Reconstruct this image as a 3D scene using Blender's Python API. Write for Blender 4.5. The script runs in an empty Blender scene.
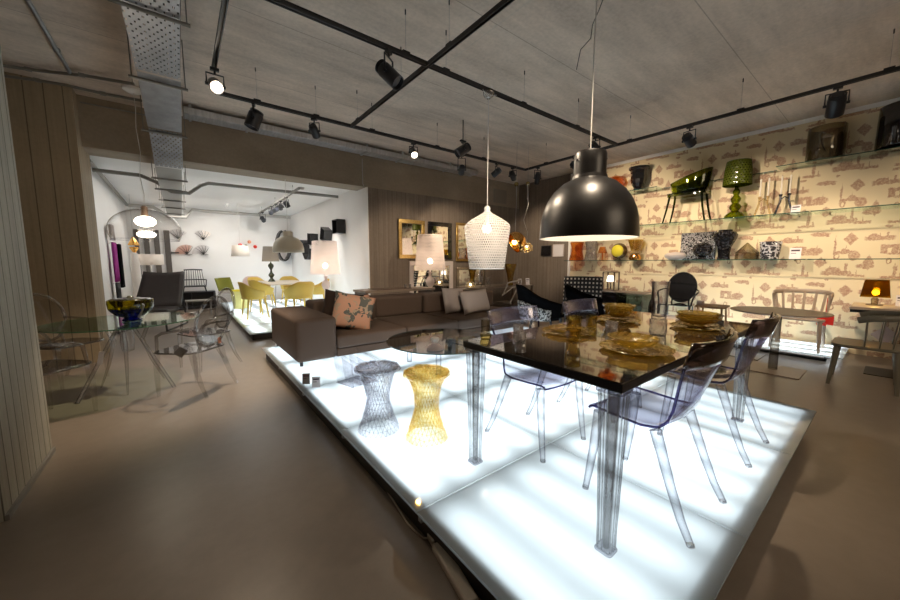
import bpy, math, random
from mathutils import Matrix, Vector, Euler
random.seed(7)
C = bpy.context.scene.collection
sc = bpy.context.scene
PI = math.pi

# ---------------------------------------------------------------- camera, world, exposure
cam_d = bpy.data.cameras.new('camera'); cam = bpy.data.objects.new('camera', cam_d); C.objects.link(cam)
cam_d.sensor_width = 36.0; cam_d.lens = 345.0 / 900.0 * 36.0; cam_d.clip_start = 0.02; cam_d.clip_end = 200
cam.location = (0, 0, 1.32)
cam.rotation_euler = (math.radians(90 - 6.12), 0, math.radians(-37.8))
sc.camera = cam
w = bpy.data.worlds.new('world'); sc.world = w; w.use_nodes = True
w.node_tree.nodes['Background'].inputs[0].default_value = (1.0, 0.86, 0.72, 1)
w.node_tree.nodes['Background'].inputs[1].default_value = 0.10
sc.view_settings.view_transform = 'Standard'; sc.view_settings.look = 'None'
sc.view_settings.gamma = 1.0; sc.view_settings.exposure = 1.3
sc.view_settings.use_curve_mapping = False
cy = sc.cycles
cy.max_bounces = 14; cy.diffuse_bounces = 4; cy.glossy_bounces = 5; cy.transmission_bounces = 8
cy.transparent_max_bounces = 40; cy.sample_clamp_indirect = 6.0; cy.caustics_reflective = False; cy.caustics_refractive = False
cy.use_denoising = True; cy.blur_glossy = 0.5
try: cy.denoiser = 'OPENIMAGEDENOISE'
except Exception: pass

WARM = (1.0, 0.80, 0.58); NEUT = (1.0, 0.93, 0.85); COOL = (0.90, 0.96, 1.0)

def lamp(kind, name, loc, energy, color, aim=None, **kw):
    d = bpy.data.lights.new(name, kind); d.energy = energy; d.color = color
    for k, v in kw.items(): setattr(d, k, v)
    o = bpy.data.objects.new(name, d); C.objects.link(o); o.location = loc
    if aim is not None:
        o.rotation_euler = (Vector(aim) - Vector(loc)).to_track_quat('-Z', 'Y').to_euler()
    return o
lamp('SPOT', 'added_sofa_fill', (1.9, 1.2, 3.05), 120, WARM, (2.9, 4.7, .5), spot_size=math.radians(50), spot_blend=.9, shadow_soft_size=.05)  # beam without a fixture, added to brighten sofa and cushions
lamp('SPOT', 'added_sofa_fill', (-.4, 2.0, 3.05), 75, WARM, (1.5, 4.6, .5), spot_size=math.radians(45), spot_blend=.9, shadow_soft_size=.05)  # second added beam, no lamp head, lifts the arm end of the sofa
# the shop's other ceiling lights behind the photographer, and unseen area fills added to brighten the white side room
lamp('AREA', 'rear_shop_light', (2.5, -3.4, 3.3), 45, WARM, (2.5, -2.0, 0), size=2.5)
lamp('AREA', 'side_room_fill', (0.9, 9.2, 2.88), 18, NEUT, (0.9, 9.2, 0), size=2.4)
lamp('AREA', 'side_room_fill', (0.2, 11.6, 2.88), 15, NEUT, (0.9, 11.2, 0), size=1.6)

# ---------------------------------------------------------------- node helpers
class N:
    def __init__(s, name):
        s.m = bpy.data.materials.new(name); s.m.use_nodes = True
        s.t = s.m.node_tree; s.n = s.t.nodes; s.l = s.t.links
        s.n.clear(); s.out = s.n.new('ShaderNodeOutputMaterial')
    def add(s, typ, ins=None, **props):
        x = s.n.new('ShaderNode' + typ)
        for k, v in props.items(): setattr(x, k, v)
        for k, v in (ins or {}).items():
            if hasattr(v, 'links') and hasattr(v, 'is_output'): s.l.new(v, x.inputs[k])
            else: x.inputs[k].default_value = v
        return x
    def math(s, op, a, b=0.0, c=0.0, clamp=False):
        x = s.n.new('ShaderNodeMath'); x.operation = op; x.use_clamp = clamp
        for i, v in enumerate((a, b, c)):
            if hasattr(v, 'is_output'): s.l.new(v, x.inputs[i])
            else: x.inputs[i].default_value = v
        return x.outputs[0]
    def mix(s, f, a, b):
        x = s.n.new('ShaderNodeMix'); x.data_type = 'RGBA'
        for i, v in ((0, f), (6, a), (7, b)):
            if hasattr(v, 'is_output'): s.l.new(v, x.inputs[i])
            else: x.inputs[i].default_value = v if i == 0 else c4(v)
        return x.outputs[2]
    def mixs(s, f, a, b):
        x = s.n.new('ShaderNodeMixShader')
        if hasattr(f, 'is_output'): s.l.new(f, x.inputs[0])
        else: x.inputs[0].default_value = f
        s.l.new(a, x.inputs[1]); s.l.new(b, x.inputs[2]); return x.outputs[0]
    def coord(s, which='Object'): return s.add('TexCoord').outputs[which]
    def xyz(s, v):
        x = s.add('SeparateXYZ', {0: v}); return x.outputs
    def done(s, sh): s.l.new(sh, s.out.inputs[0]); return s.m
def c4(c): return tuple(c)[:3] + (1.0,)

def pbr(name, col, rough=0.5, metal=0.0, noise=0.0, scale=30.0, bump=0.0, col2=None, stretch=(1, 1, 1), spec=0.5, coat=0.0, emit=None, es=0.0):
    n = N(name)
    b = n.add('BsdfPrincipled', {'Roughness': rough, 'Metallic': metal, 'Base Color': c4(col), 'Specular IOR Level': spec, 'Coat Weight': coat})
    if emit: b.inputs['Emission Color'].default_value = c4(emit); b.inputs['Emission Strength'].default_value = es
    if noise or bump or col2:
        mp = n.add('Mapping', {'Vector': n.coord(), 'Scale': stretch})
        nz = n.add('TexNoise', {'Vector': mp.outputs[0], 'Scale': scale, 'Detail': 5.0, 'Roughness': 0.6})
        c2 = col2 or tuple(max(0, x * (1 - noise)) for x in col)
        ct = n.math('MULTIPLY_ADD', nz.outputs[0], 2.2, -0.6, clamp=True)
        n.l.new(n.mix(ct, col, c2), b.inputs['Base Color'])
        if bump:
            bp = n.add('Bump', {'Strength': bump, 'Distance': 0.01, 'Height': nz.outputs[0]})
            n.l.new(bp.outputs[0], b.inputs['Normal'])
    return n.done(b.outputs[0])

def acrylic(name, tint=(0.97, 0.97, 0.98), edge=(0.45, 0.42, 0.5), power=2.5, rough=0.03, bump=None, ior=1.47, refl=1.0, body=None, wire=None):
    """clear moulded plastic or thin glass: looks through, darker and shinier where the surface turns away"""
    n = N(name)
    nrm = None
    if bump:
        kind, scale, strength = bump
        if kind == 'voronoi':
            h = n.add('TexVoronoi', {'Vector': n.coord(), 'Scale': scale}).outputs[0]
        else:
            h = n.add('TexNoise', {'Vector': n.coord(), 'Scale': scale}).outputs[0]
        nrm = n.add('Bump', {'Strength': strength, 'Distance': 0.02, 'Height': h}).outputs[0]
    lw = n.add('LayerWeight', {'Blend': 0.5})
    gl = n.add('BsdfGlossy', {'Roughness': rough, 'Color': (1, 1, 1, 1)})
    if nrm:
        for x in (lw, gl): n.l.new(nrm, x.inputs['Normal'])
    f = n.math('POWER', lw.outputs['Facing'], power)
    if wire:
        wf = n.add('Wireframe', {'Size': wire}, use_pixel_size=False).outputs[0]
        f = n.math('MAXIMUM', f, n.math('MULTIPLY', wf, 0.9))
    tr = n.add('BsdfTransparent', {'Color': n.mix(f, tint, edge)})
    if body:
        col, amt = body
        df = n.add('BsdfDiffuse', {'Color': c4(col)}); tl = n.add('BsdfTranslucent', {'Color': c4(col)})
        if nrm: n.l.new(nrm, df.inputs['Normal'])
        tr = n.n.new('ShaderNodeMixShader'); tr.inputs[0].default_value = amt
        t0 = n.add('BsdfTransparent', {'Color': n.mix(f, tint, edge)})
        n.l.new(t0.outputs[0], tr.inputs[1]); n.l.new(n.mixs(.5, df.outputs[0], tl.outputs[0]), tr.inputs[2])
    r0 = ((ior - 1) / (ior + 1)) ** 2
    fr = n.math('MULTIPLY_ADD', n.math('POWER', lw.outputs['Facing'], 5.0), (1 - r0) * 0.9 * refl, r0 * refl, clamp=True)
    return n.done(n.mixs(fr, tr.outputs[0], gl.outputs[0]))

def emis(name, col, s):
    n = N(name); return n.done(n.add('Emission', {'Color': c4(col), 'Strength': s}).outputs[0])

def translucent(name, col, t=0.5, transp=0.0, rough=0.3, gloss=0.05):
    n = N(name)
    d = n.add('BsdfDiffuse', {'Color': c4(col)}); tl = n.add('BsdfTranslucent', {'Color': c4(col)})
    s = n.mixs(t, d.outputs[0], tl.outputs[0])
    if transp: s = n.mixs(transp, s, n.add('BsdfTransparent', {'Color': c4(col)}).outputs[0])
    if gloss:
        g = n.add('BsdfGlossy', {'Roughness': rough}); s = n.mixs(gloss, s, g.outputs[0])
    return n.done(s)

def lattice(name, col, na, nz, hole=0.32, t=0.55, holecol=(1, 1, 1)):
    """a drum of little rings: round see-through holes in white translucent plastic, in cylinder coordinates"""
    n = N(name)
    x, y, z = n.xyz(n.coord())
    a = n.math('MULTIPLY', n.math('ARCTAN2', y, x), na / (2 * PI)); b = n.math('MULTIPLY', z, nz)
    row = n.math('FLOOR', b)
    a = n.math('ADD', a, n.math('MULTIPLY', row, 0.5))
    fa = n.math('SUBTRACT', n.math('FRACT', a), 0.5); fb = n.math('SUBTRACT', n.math('FRACT', b), 0.5)
    d = n.math('SQRT', n.math('ADD', n.math('MULTIPLY', fa, fa), n.math('MULTIPLY', fb, fb)))
    h = n.math('LESS_THAN', d, hole)
    bp = n.add('Bump', {'Strength': 0.6, 'Distance': 0.01, 'Height': d}).outputs[0]
    df = n.add('BsdfDiffuse', {'Color': c4(col), 'Normal': bp}); tl = n.add('BsdfTranslucent', {'Color': c4(col)})
    s = n.mixs(t, df.outputs[0], tl.outputs[0])
    g = n.add('BsdfGlossy', {'Roughness': 0.15, 'Normal': bp}); s = n.mixs(0.07, s, g.outputs[0])
    tr = n.add('BsdfTransparent', {'Color': c4(holecol)})
    return n.done(n.mixs(n.math('MULTIPLY', h, 0.85), s, tr.outputs[0]))

# ---------------------------------------------------------------- mesh builder
class G:
    def __init__(s): s.v = []; s.f = []; s.M = Matrix()
    def put(s, vs, fs):
        k = len(s.v); s.v += [tuple(s.M @ Vector(p)) for p in vs]; s.f += [tuple(i + k for i in f) for f in fs]; return s
    def box(s, x, y, z, sx, sy, sz, rz=0, R=None):
        h = Vector((sx / 2, sy / 2, sz / 2)); r = R or Matrix.Rotation(rz, 3, 'Z'); vs = []
        for a in (-1, 1):
            for b in (-1, 1):
                for c in (-1, 1): vs.append(r @ Vector((a * h.x, b * h.y, c * h.z)) + Vector((x, y, z)))
        return s.put(vs, [(0, 1, 3, 2), (4, 6, 7, 5), (0, 4, 5, 1), (2, 3, 7, 6), (0, 2, 6, 4), (1, 5, 7, 3)])
    def span(s, x0, x1, y0, y1, z0, z1): return s.box((x0 + x1) / 2, (y0 + y1) / 2, (z0 + z1) / 2, abs(x1 - x0), abs(y1 - y0), abs(z1 - z0))
    def tube(s, pts, r, n=8, closed=False, sq=None):
        pts = [Vector(p) for p in pts]; m = len(pts); rs = r if isinstance(r, (list, tuple)) else [r] * m
        vs = []; up = None
        for i, p in enumerate(pts):
            if closed: t = pts[(i + 1) % m] - pts[i - 1]
            else: t = pts[min(i + 1, m - 1)] - pts[max(i - 1, 0)]
            t.normalize()
            if up is None: up = Vector((0, 0, 1)) if abs(t.z) < 0.9 else Vector((0, 1, 0))
            a = up - t * up.dot(t)
            if a.length < 1e-4: a = t.orthogonal()
            a.normalize(); b = t.cross(a); up = a
            for k in range(n):
                q = 2 * PI * k / n + (PI / 4 if n == 4 else 0)
                fa, fb = (1, 1) if sq is None else sq
                vs.append(p + (a * math.cos(q) * fa + b * math.sin(q) * fb) * rs[i])
        fs = []
        for i in range(m if closed else m - 1):
            j = (i + 1) % m
            for k in range(n): k2 = (k + 1) % n; fs.append((i * n + k, i * n + k2, j * n + k2, j * n + k))
        if not closed: fs += [tuple(range(n))[::-1], tuple((m - 1) * n + k for k in range(n))]
        return s.put(vs, fs)
    def rod(s, a, b, r, r2=None, n=12): return s.tube([a, b], [r, r if r2 is None else r2], n)
    def lathe(s, prof, n=32, x=0, y=0, jag=0.0, twist=0.0):
        vs = []; fs = []; rings = []
        for i, (r, z) in enumerate(prof):
            if r < 1e-5: rings.append((len(vs), 1)); vs.append((x, y, z))
            else:
                rings.append((len(vs), n))
                for k in range(n):
                    q = 2 * PI * (k + twist * i) / n; rr = r * (1 + jag * (1 if k % 2 else -1))
                    vs.append((x + rr * math.cos(q), y + rr * math.sin(q), z))
        for (a, na), (b, nb) in zip(rings, rings[1:]):
            for k in range(n):
                k2 = (k + 1) % n
                if na == 1 and nb == 1: continue
                if na == 1: fs.append((a, b + k2, b + k))
                elif nb == 1: fs.append((a + k, a + k2, b))
                else: fs.append((a + k, a + k2, b + k2, b + k))
        return s.put(vs, fs)
    def grid(s, P, nu, nv, closed=False):
        vs = [P(i / (nu - (0 if closed else 1)) if nu > 1 else 0, j / (nv - 1)) for j in range(nv) for i in range(nu)]
        fs = []
        for j in range(nv - 1):
            for i in range(nu if closed else nu - 1):
                i2 = (i + 1) % nu; fs.append((j * nu + i, j * nu + i2, (j + 1) * nu + i2, (j + 1) * nu + i))
        return s.put(vs, fs)
    def studs(s, prof, n=36, amp=.018, split=3):
        """lathe with a diamond grid of little raised points"""
        pp = []
        for (r0, z0), (r1, z1) in zip(prof, prof[1:]):
            for k in range(split): pp.append((r0 + (r1 - r0) * k / split, z0 + (z1 - z0) * k / split))
        pp.append(prof[-1]); vs = []; m = len(pp)
        for i, (r, z) in enumerate(pp):
            for k in range(n):
                q = 2 * PI * (k + .5 * (i % 2)) / n; rr = max(.0005, r * (1 + (amp if (k + i // 2) % 2 else -amp)))
                vs.append((rr * math.cos(q), rr * math.sin(q), z + (.0012 if (k + i) % 2 and 0 < i < m - 1 and z > .002 else 0)))
        fs = []
        for i in range(m - 1):
            for k in range(n):
                a, b, c, d = i * n + k, i * n + (k + 1) % n, (i + 1) * n + k, (i + 1) * n + (k + 1) % n
                fs += [(a, b, c), (b, d, c)] if i % 2 == 0 else [(a, d, c), (a, b, d)]
        return s.put(vs, fs)
    def prism(s, poly, z0, z1):
        n = len(poly); vs = [(x, y, z0) for x, y in poly] + [(x, y, z1) for x, y in poly]
        fs = [tuple(range(n))[::-1], tuple(range(n, 2 * n))] + [(k, (k + 1) % n, n + (k + 1) % n, n + k) for k in range(n)]
        return s.put(vs, fs)
    def ball(s, x, y, z, r, sx=1, sy=1, sz=1, n=16):
        vs = []; m = n // 2
        for j in range(m + 1):
            t = PI * j / m
            for k in range(n): q = 2 * PI * k / n; vs.append((x + r * sx * math.sin(t) * math.cos(q), y + r * sy * math.sin(t) * math.sin(q), z + r * sz * math.cos(t)))
        fs = [(j * n + k, (j + 1) * n + k, (j + 1) * n + (k + 1) % n, j * n + (k + 1) % n) for j in range(m) for k in range(n)]
        return s.put(vs, fs)
    def pillow(s, w, h, t, n=14):
        def side(sg):
            def P(u, v):
                a = 2 * u - 1; b = 2 * v - 1
                k = max(0.0, (1 - abs(a) ** 2.6) * (1 - abs(b) ** 2.6)) ** 0.42
                pinch = 1 - 0.07 * (1 - abs(b) ** 2) * abs(a) ** 3; pinch2 = 1 - 0.07 * (1 - abs(a) ** 2) * abs(b) ** 3
                return (a * w / 2 * pinch, sg * t / 2 * k, b * h / 2 * pinch2)
            return P
        s.grid(side(1), n, n); return s.grid(side(-1), n, n)

def obj(name, g, mat, parent=None, bevel=0, smooth=None, solid=0, sub=0, loc=None, seg=2, weld=False):
    me = bpy.data.meshes.new(name); me.from_pydata(g.v, [], g.f)
    import bmesh
    bm = bmesh.new(); bm.from_mesh(me)
    if weld: bmesh.ops.remove_doubles(bm, verts=bm.verts, dist=0.0004)
    bmesh.ops.recalc_face_normals(bm, faces=bm.faces); bm.to_mesh(me); bm.free()
    me.materials.append(mat)
    if smooth is not None:
        me.shade_smooth()
        if smooth < 180: me.set_sharp_from_angle(angle=math.radians(smooth))
    o = bpy.data.objects.new(name, me); C.objects.link(o)
    if parent: o.parent = parent
    if loc: o.location = loc
    if solid:
        m = o.modifiers.new('s', 'SOLIDIFY'); m.thickness = solid; m.offset = 0
    if bevel:
        m = o.modifiers.new('b', 'BEVEL'); m.width = bevel; m.segments = seg; m.limit_method = 'ANGLE'; m.angle_limit = math.radians(40); m.harden_normals = False
        if smooth is None: me.shade_smooth(); me.set_sharp_from_angle(angle=math.radians(50))
    if sub:
        m = o.modifiers.new('u', 'SUBSURF'); m.levels = sub; m.render_levels = sub
    return o
def struct(name, g, mat, **k):
    o = obj(name, g, mat, **k); o['kind'] = 'structure'; return o
def tag(o, label, cat, group=None):
    o['label'] = label; o['category'] = cat
    if group: o['group'] = group
    return o
def thing(name, label, cat, loc=(0, 0, 0), rz=0, group=None):
    o = bpy.data.objects.new(name, None); C.objects.link(o); o.empty_display_size = 0.1
    o.location = loc; o.rotation_euler = (0, 0, rz)
    return tag(o, label, cat, group)
def single(name, g, mat, label, cat, group=None, loc=None, rz=0, **k):
    o = obj(name, g, mat, **k)
    if loc: o.location = loc
    o.rotation_euler = (0, 0, rz)
    return tag(o, label, cat, group)
def dup(root, label, loc, rz=0, group=None, scale=None):
    kids = {}
    for c in C.objects:
        if c.parent: kids.setdefault(c.parent.name, []).append(c)
    def cp(o, p):
        c = o.copy(); C.objects.link(c)
        if p: c.parent = p
        for ch in kids.get(o.name, []): cp(ch, c)
        return c
    r = cp(root, None); r.location = loc; r.rotation_euler = (0, 0, rz); r['label'] = label
    if group: r['group'] = group
    if scale: r.scale = (scale,) * 3
    return r
def arc(f, n): return [f(i / (n - 1)) for i in range(n)]

# ---------------------------------------------------------------- materials
def mat_concrete(name, base, var, stripes='X', pitch=0.0, dark=0.75, rough=0.75):
    n = N(name); co = n.coord()
    sx = (0.5, 2.5, 1) if stripes == 'X' else ((14, 14, 0.35) if stripes == 'Z' else (1, 1, 1))
    mp = n.add('Mapping', {'Vector': co, 'Scale': sx}).outputs[0]
    a = n.add('TexNoise', {'Vector': mp, 'Scale': 1.6, 'Detail': 6.0, 'Roughness': 0.65}).outputs[0]
    b = n.add('TexNoise', {'Vector': co, 'Scale': 0.9, 'Detail': 4.0, 'Roughness': 0.6}).outputs[0]
    c = n.add('TexNoise', {'Vector': co, 'Scale': 28.0, 'Detail': 4.0}).outputs[0]
    f = n.math('ADD', n.math('MULTIPLY', a, 0.55), n.math('ADD', n.math('MULTIPLY', b, 0.35), n.math('MULTIPLY', c, 0.2)))
    f = n.math('MULTIPLY_ADD', f, 3.0, -1.1, clamp=True)
    col = n.mix(f, tuple(x * (1 - var) for x in base), tuple(min(1, x * (1 + var)) for x in base))
    x, y, z = n.xyz(co)
    hgt = c
    if pitch:
        if stripes == 'Z':
            s_ = n.math('ADD', x, y)
        else: s_ = y
        q = n.math('DIVIDE', s_, pitch)
        fr = n.math('ABSOLUTE', n.math('SUBTRACT', n.math('FRACT', q), 0.5))
        ln = n.math('GREATER_THAN', fr, 0.5 - (0.004 if stripes != 'Z' else 0.05 * 0.1 / pitch))
        col = n.mix(n.math('MULTIPLY', ln, 1 - dark), col, (0.01, 0.01, 0.01))
        if stripes == 'Z':
            rnd = n.add('TexWhiteNoise', {'W': n.math('FLOOR', q)}, noise_dimensions='1D').outputs[0]
            col = n.mix(n.math('MULTIPLY', rnd, 0.14), col, (0.02, 0.018, 0.015))
        if stripes == 'X':
            q2 = n.math('DIVIDE', x, 2.45); fr2 = n.math('ABSOLUTE', n.math('SUBTRACT', n.math('FRACT', q2), 0.5))
            ln2 = n.math('GREATER_THAN', fr2, 0.497); col = n.mix(n.math('MULTIPLY', ln2, 0.35), col, (0.45, 0.42, 0.38))
    bs = n.add('BsdfPrincipled', {'Base Color': col, 'Roughness': rough, 'Specular IOR Level': 0.25})
    bp = n.add('Bump', {'Strength': 0.25, 'Distance': 0.01, 'Height': f}).outputs[0]
    n.l.new(bp, bs.inputs['Normal'])
    return n.done(bs.outputs[0])

def mat_floor():
    n = N('polished_concrete_floor'); co = n.coord()
    a = n.add('TexNoise', {'Vector': co, 'Scale': 0.7, 'Detail': 5.0, 'Roughness': 0.6}).outputs[0]
    b = n.add('TexNoise', {'Vector': co, 'Scale': 9.0, 'Detail': 6.0, 'Roughness': 0.7}).outputs[0]
    f = n.math('MULTIPLY_ADD', n.math('ADD', n.math('MULTIPLY', a, 0.6), n.math('MULTIPLY', b, 0.4)), 2.4, -0.7, clamp=True)
    bs = n.add('BsdfPrincipled', {'Base Color': n.mix(f, (0.175, 0.142, 0.114), (0.25, 0.205, 0.165)), 'Specular IOR Level': 0.5,
                                  'Roughness': n.math('MULTIPLY_ADD', a, 0.2, 0.25)})
    return n.done(bs.outputs[0])

def mat_toile():
    """cream wallpaper printed with a repeating pattern of small reddish-brown landmarks"""
    n = N('toile_wallpaper'); co = n.coord()
    TW, TH = 0.88, 0.755
    nz = n.add('TexNoise', {'Vector': co, 'Scale': 20.0, 'Detail': 4.0, 'Roughness': 0.75}, noise_dimensions='3D')
    x, y, z = n.xyz(co)
    nx, ny, nq = n.xyz(nz.outputs['Color'])
    u = n.math('ADD', n.math('MULTIPLY', y, -1.0), n.math('MULTIPLY_ADD', nx, 0.045, -0.0225))
    v = n.math('ADD', z, n.math('MULTIPLY_ADD', ny, 0.06, -0.03))
    kx, kz = 0.00187, 0.00265
    shapes = [('b', -68, 0, 17, 24), ('b', -17, 0, 16, 24), ('b', -42, -16, 42, 9), ('e', 45, 4, 48, 20), ('b', 10, 22, 60, 6),
              ('b', 157, -12, 6, 42), ('t', 157, -56, 9, 26), ('b', 205, 14, 50, 8), ('e', 215, 4, 24, 12),
              ('d', -235, -60, 40, 34), ('b', -95, -58, 70, 11), ('e', -120, -68, 28, 14), ('e', 70, -90, 55, 12),
              ('e', -210, 32, 30, 26), ('d', -135, 70, 28, 44), ('e', -150, 88, 46, 14), ('r', -40, 62, 14, 15),
              ('d', 85, 70, 40, 32), ('r', 170, 36, 16, 17), ('b', -8, 120, 9, 34), ('b', -20, 146, 50, 6),
              ('b', 170, 128, 75, 13), ('e', 160, 110, 40, 16), ('t', 140, 100, 10, 30), ('b', 226, 100, 7, 26), ('b', -190, 140, 45, 7), ('e', 110, -80, 12, 6), ('t', -95, -72, 12, 16), ('b', -60, -74, 5, 14), ('t', 60, -12, 20, 20), ('t', 215, -8, 10, 20), ('t', 190, 104, 10, 22), ('t', -190, 124, 10, 20), ('b', -220, 130, 6, 16), ('e', -60, -118, 20, 8), ('e', 130, -120, 10, 6), ('b', 20, -150, 4, 14), ('t', -10, 76, 6, 8)]
    best = None
    for k, cx, cz, hw, hh in shapes:
        cx *= kx; cz *= -kz; hw *= kx; hh *= kz
        dx = n.math('DIVIDE', n.math('SUBTRACT', n.math('WRAP', u, cx + TW / 2, cx - TW / 2), cx), hw)
        dz = n.math('DIVIDE', n.math('SUBTRACT', n.math('WRAP', v, cz + TH / 2, cz - TH / 2), cz), hh)
        ax = n.math('ABSOLUTE', dx); az = n.math('ABSOLUTE', dz)
        if k == 'b': d = n.math('MAXIMUM', ax, az)
        elif k == 'd': d = n.math('ADD', ax, az)
        elif k == 't': d = n.math('MAXIMUM', n.math('ADD', n.math('MULTIPLY', ax, 2.0), n.math('MULTIPLY_ADD', dz, 0.5, 0.5)), az)
        else:
            d = n.math('SQRT', n.math('ADD', n.math('MULTIPLY', dx, dx), n.math('MULTIPLY', dz, dz)))
            if k == 'r': d = n.math('ADD', n.math('MULTIPLY', n.math('ABSOLUTE', n.math('SUBTRACT', d, 0.8)), 3.0), 0.3)
        best = d if best is None else n.math('MINIMUM', best, d)
    m = n.math('MULTIPLY', n.math('SUBTRACT', 1.08, best), 5.0, clamp=True)
    eng = n.add('TexNoise', {'Vector': co, 'Scale': 55.0, 'Detail': 3.0, 'Roughness': 0.8}).outputs[0]
    e = n.math('MULTIPLY_ADD', eng, 4.0, -1.35, clamp=True)
    m = n.math('MULTIPLY', m, n.math('MULTIPLY_ADD', e, 0.65, 0.35))
    col = n.mix(n.math('MULTIPLY', m, 0.95), (0.72, 0.61, 0.41), (0.36, 0.20, 0.14))
    bs = n.add('BsdfPrincipled', {'Base Color': col, 'Roughness': 0.7, 'Specular IOR Level': 0.2})
    return n.done(bs.outputs[0])

def mat_perf():
    n = N('perforated_zinc'); x, y, z = n.xyz(n.coord())
    row = n.math('FLOOR', n.math('DIVIDE', y, 0.05))
    a = n.math('FRACT', n.math('ADD', n.math('DIVIDE', x, 0.05), n.math('MULTIPLY', row, 0.5))); b = n.math('FRACT', n.math('DIVIDE', y, 0.05))
    hx = n.math('LESS_THAN', n.math('ABSOLUTE', n.math('SUBTRACT', a, 0.5)), 0.13)
    hy = n.math('LESS_THAN', n.math('ABSOLUTE', n.math('SUBTRACT', b, 0.5)), 0.25)
    nz = n.add('TexNoise', {'Vector': n.coord(), 'Scale': 6.0, 'Detail': 5.0}).outputs[0]
    bs = n.add('BsdfPrincipled', {'Base Color': n.mix(nz, (0.22, 0.23, 0.25), (0.55, 0.56, 0.58)), 'Metallic': 0.75, 'Roughness': 0.42})
    tr = n.add('BsdfTransparent')
    return n.done(n.mixs(n.math('MULTIPLY', hx, hy), bs.outputs[0], tr.outputs[0]))

def mat_cell(name, c1, c2, scale, rough=0.2, metal=0.6, bump=0.6, ch=0.5):
    n = N(name); v = n.add('TexVoronoi', {'Vector': n.coord(), 'Scale': scale})
    f = n.math('GREATER_THAN', n.xyz(v.outputs['Color'])[0], ch)
    b = n.add('BsdfPrincipled', {'Base Color': n.mix(f, c1, c2), 'Roughness': rough, 'Metallic': metal})
    n.l.new(n.add('Bump', {'Strength': bump, 'Distance': 0.01, 'Height': v.outputs[0]}).outputs[0], b.inputs['Normal'])
    return n.done(b.outputs[0])

M = {}
M['ceiling'] = mat_concrete('raw_concrete_ceiling', (0.56, 0.475, 0.40), 0.32, 'X', 1.22, 0.65)
M['beam'] = mat_concrete('raw_concrete_beam', (0.30, 0.245, 0.185), 0.25, 'X', 0, 0.8)
M['board'] = mat_concrete('board_formed_concrete', (0.205, 0.168, 0.137), 0.26, 'Z', 0.11, 0.72)
M['pillar'] = mat_concrete('pillar_board_concrete', (0.33, 0.26, 0.175), 0.18, 'Z', 0.16, 0.45)
M['panel'] = mat_concrete('grey_board_concrete', (0.36, 0.35, 0.30), 0.18, 'Z', 0.10, 0.35)
M['floor'] = mat_floor()
M['toile'] = mat_toile()
M['white'] = pbr('white_paint', (0.82, 0.80, 0.78), 0.7, noise=0.04, scale=2)
M['white_gloss'] = pbr('white_lacquer', (0.85, 0.84, 0.83), 0.25)
M['black'] = pbr('black_metal', (0.012, 0.012, 0.014), 0.42)
M['black_gloss'] = pbr('black_gloss', (0.008, 0.008, 0.010), 0.06, coat=0.5)
M['blue_black'] = pbr('spotlight_black', (0.014, 0.016, 0.022), 0.35)
M['zinc'] = pbr('zinc', (0.42, 0.43, 0.45), 0.4, 0.8, noise=0.35, scale=8)
M['duct'] = pbr('galvanised_duct', (0.60, 0.61, 0.63), 0.38, 0.7, noise=0.35, scale=5, stretch=(6, 1, 1))
M['conduit'] = pbr('grey_conduit', (0.22, 0.21, 0.19), 0.45, 0.3)
M['conduit_light'] = pbr('pale_conduit', (0.42, 0.40, 0.37), 0.5, 0.2)
M['perf'] = mat_perf()
M['wire'] = pbr('steel_wire', (0.3, 0.3, 0.3), 0.4, 0.8)
M['clear_wire'] = pbr('clear_cable', (0.62, 0.60, 0.57), 0.3)
M['edge_glass'] = pbr('green_glass_edge', (0.02, 0.07, 0.055), 0.15)
M['shelf_glass'] = acrylic('shelf_glass', (0.99, 0.998, 0.994), (0.62, 0.80, 0.72), 4.0, refl=.6)
M['table_glass'] = acrylic('table_glass', (0.84, 0.93, 0.86), (0.35, 0.55, 0.4), 1.6, ior=1.6)
M['acrylic'] = acrylic('clear_acrylic', (0.98, 0.98, 0.99), (0.35, 0.33, 0.40), 2.2)
M['ghost'] = acrylic('smoke_clear_acrylic', (0.972, 0.97, 0.966), (0.26, 0.24, 0.23), 2.3, ior=1.7)
M['blue_acrylic'] = acrylic('lilac_clear_acrylic', (0.982, 0.982, 0.992), (0.36, 0.34, 0.50), 2.0, ior=1.55)
M['smoke_band'] = acrylic('smoked_band', (0.42, 0.35, 0.36), (0.10, 0.07, 0.09), 1.2, ior=1.5)
M['crystal'] = acrylic('crystal', (0.94, 0.94, 0.95), (0.18, 0.17, 0.2), 1.2, ior=2.1, body=((.8, .77, .76), .20))
M['stool_clear'] = acrylic('faceted_clear', (0.985, 0.985, 0.99), (0.46, 0.45, 0.52), 2.2, ior=1.6, wire=.0016, body=((.8, .8, .82), .07))
M['stool_gold'] = acrylic('faceted_yellow', (1.0, 0.98, 0.88), (0.86, 0.60, 0.10), 2.0, ior=1.6, wire=.0018, body=((.9, .65, .15), .08))
M['amber'] = acrylic('amber_textured', (0.91, 0.80, 0.42), (0.32, 0.23, 0.04), 1.2, ior=1.9, rough=0.06, body=((0.60, 0.44, 0.10), .28))
M['amber_glass'] = acrylic('amber_glass', (0.95, 0.88, 0.52), (0.48, 0.38, 0.08), 1.2, ior=1.8)
M['green_acr'] = acrylic('green_acrylic', (0.42, 0.48, 0.04), (0.10, 0.12, 0.0), 1.5, ior=1.5)
M['yellow_lens'] = acrylic('yellow_clear', (0.85, 0.6, 0.05), (0.3, 0.15, 0.0), 1.4)
M['orange_clear'] = acrylic('orange_clear', (0.93, 0.58, 0.24), (0.5, 0.20, 0.02), 1.3, bump=('voronoi', 40, 0.8))
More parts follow.
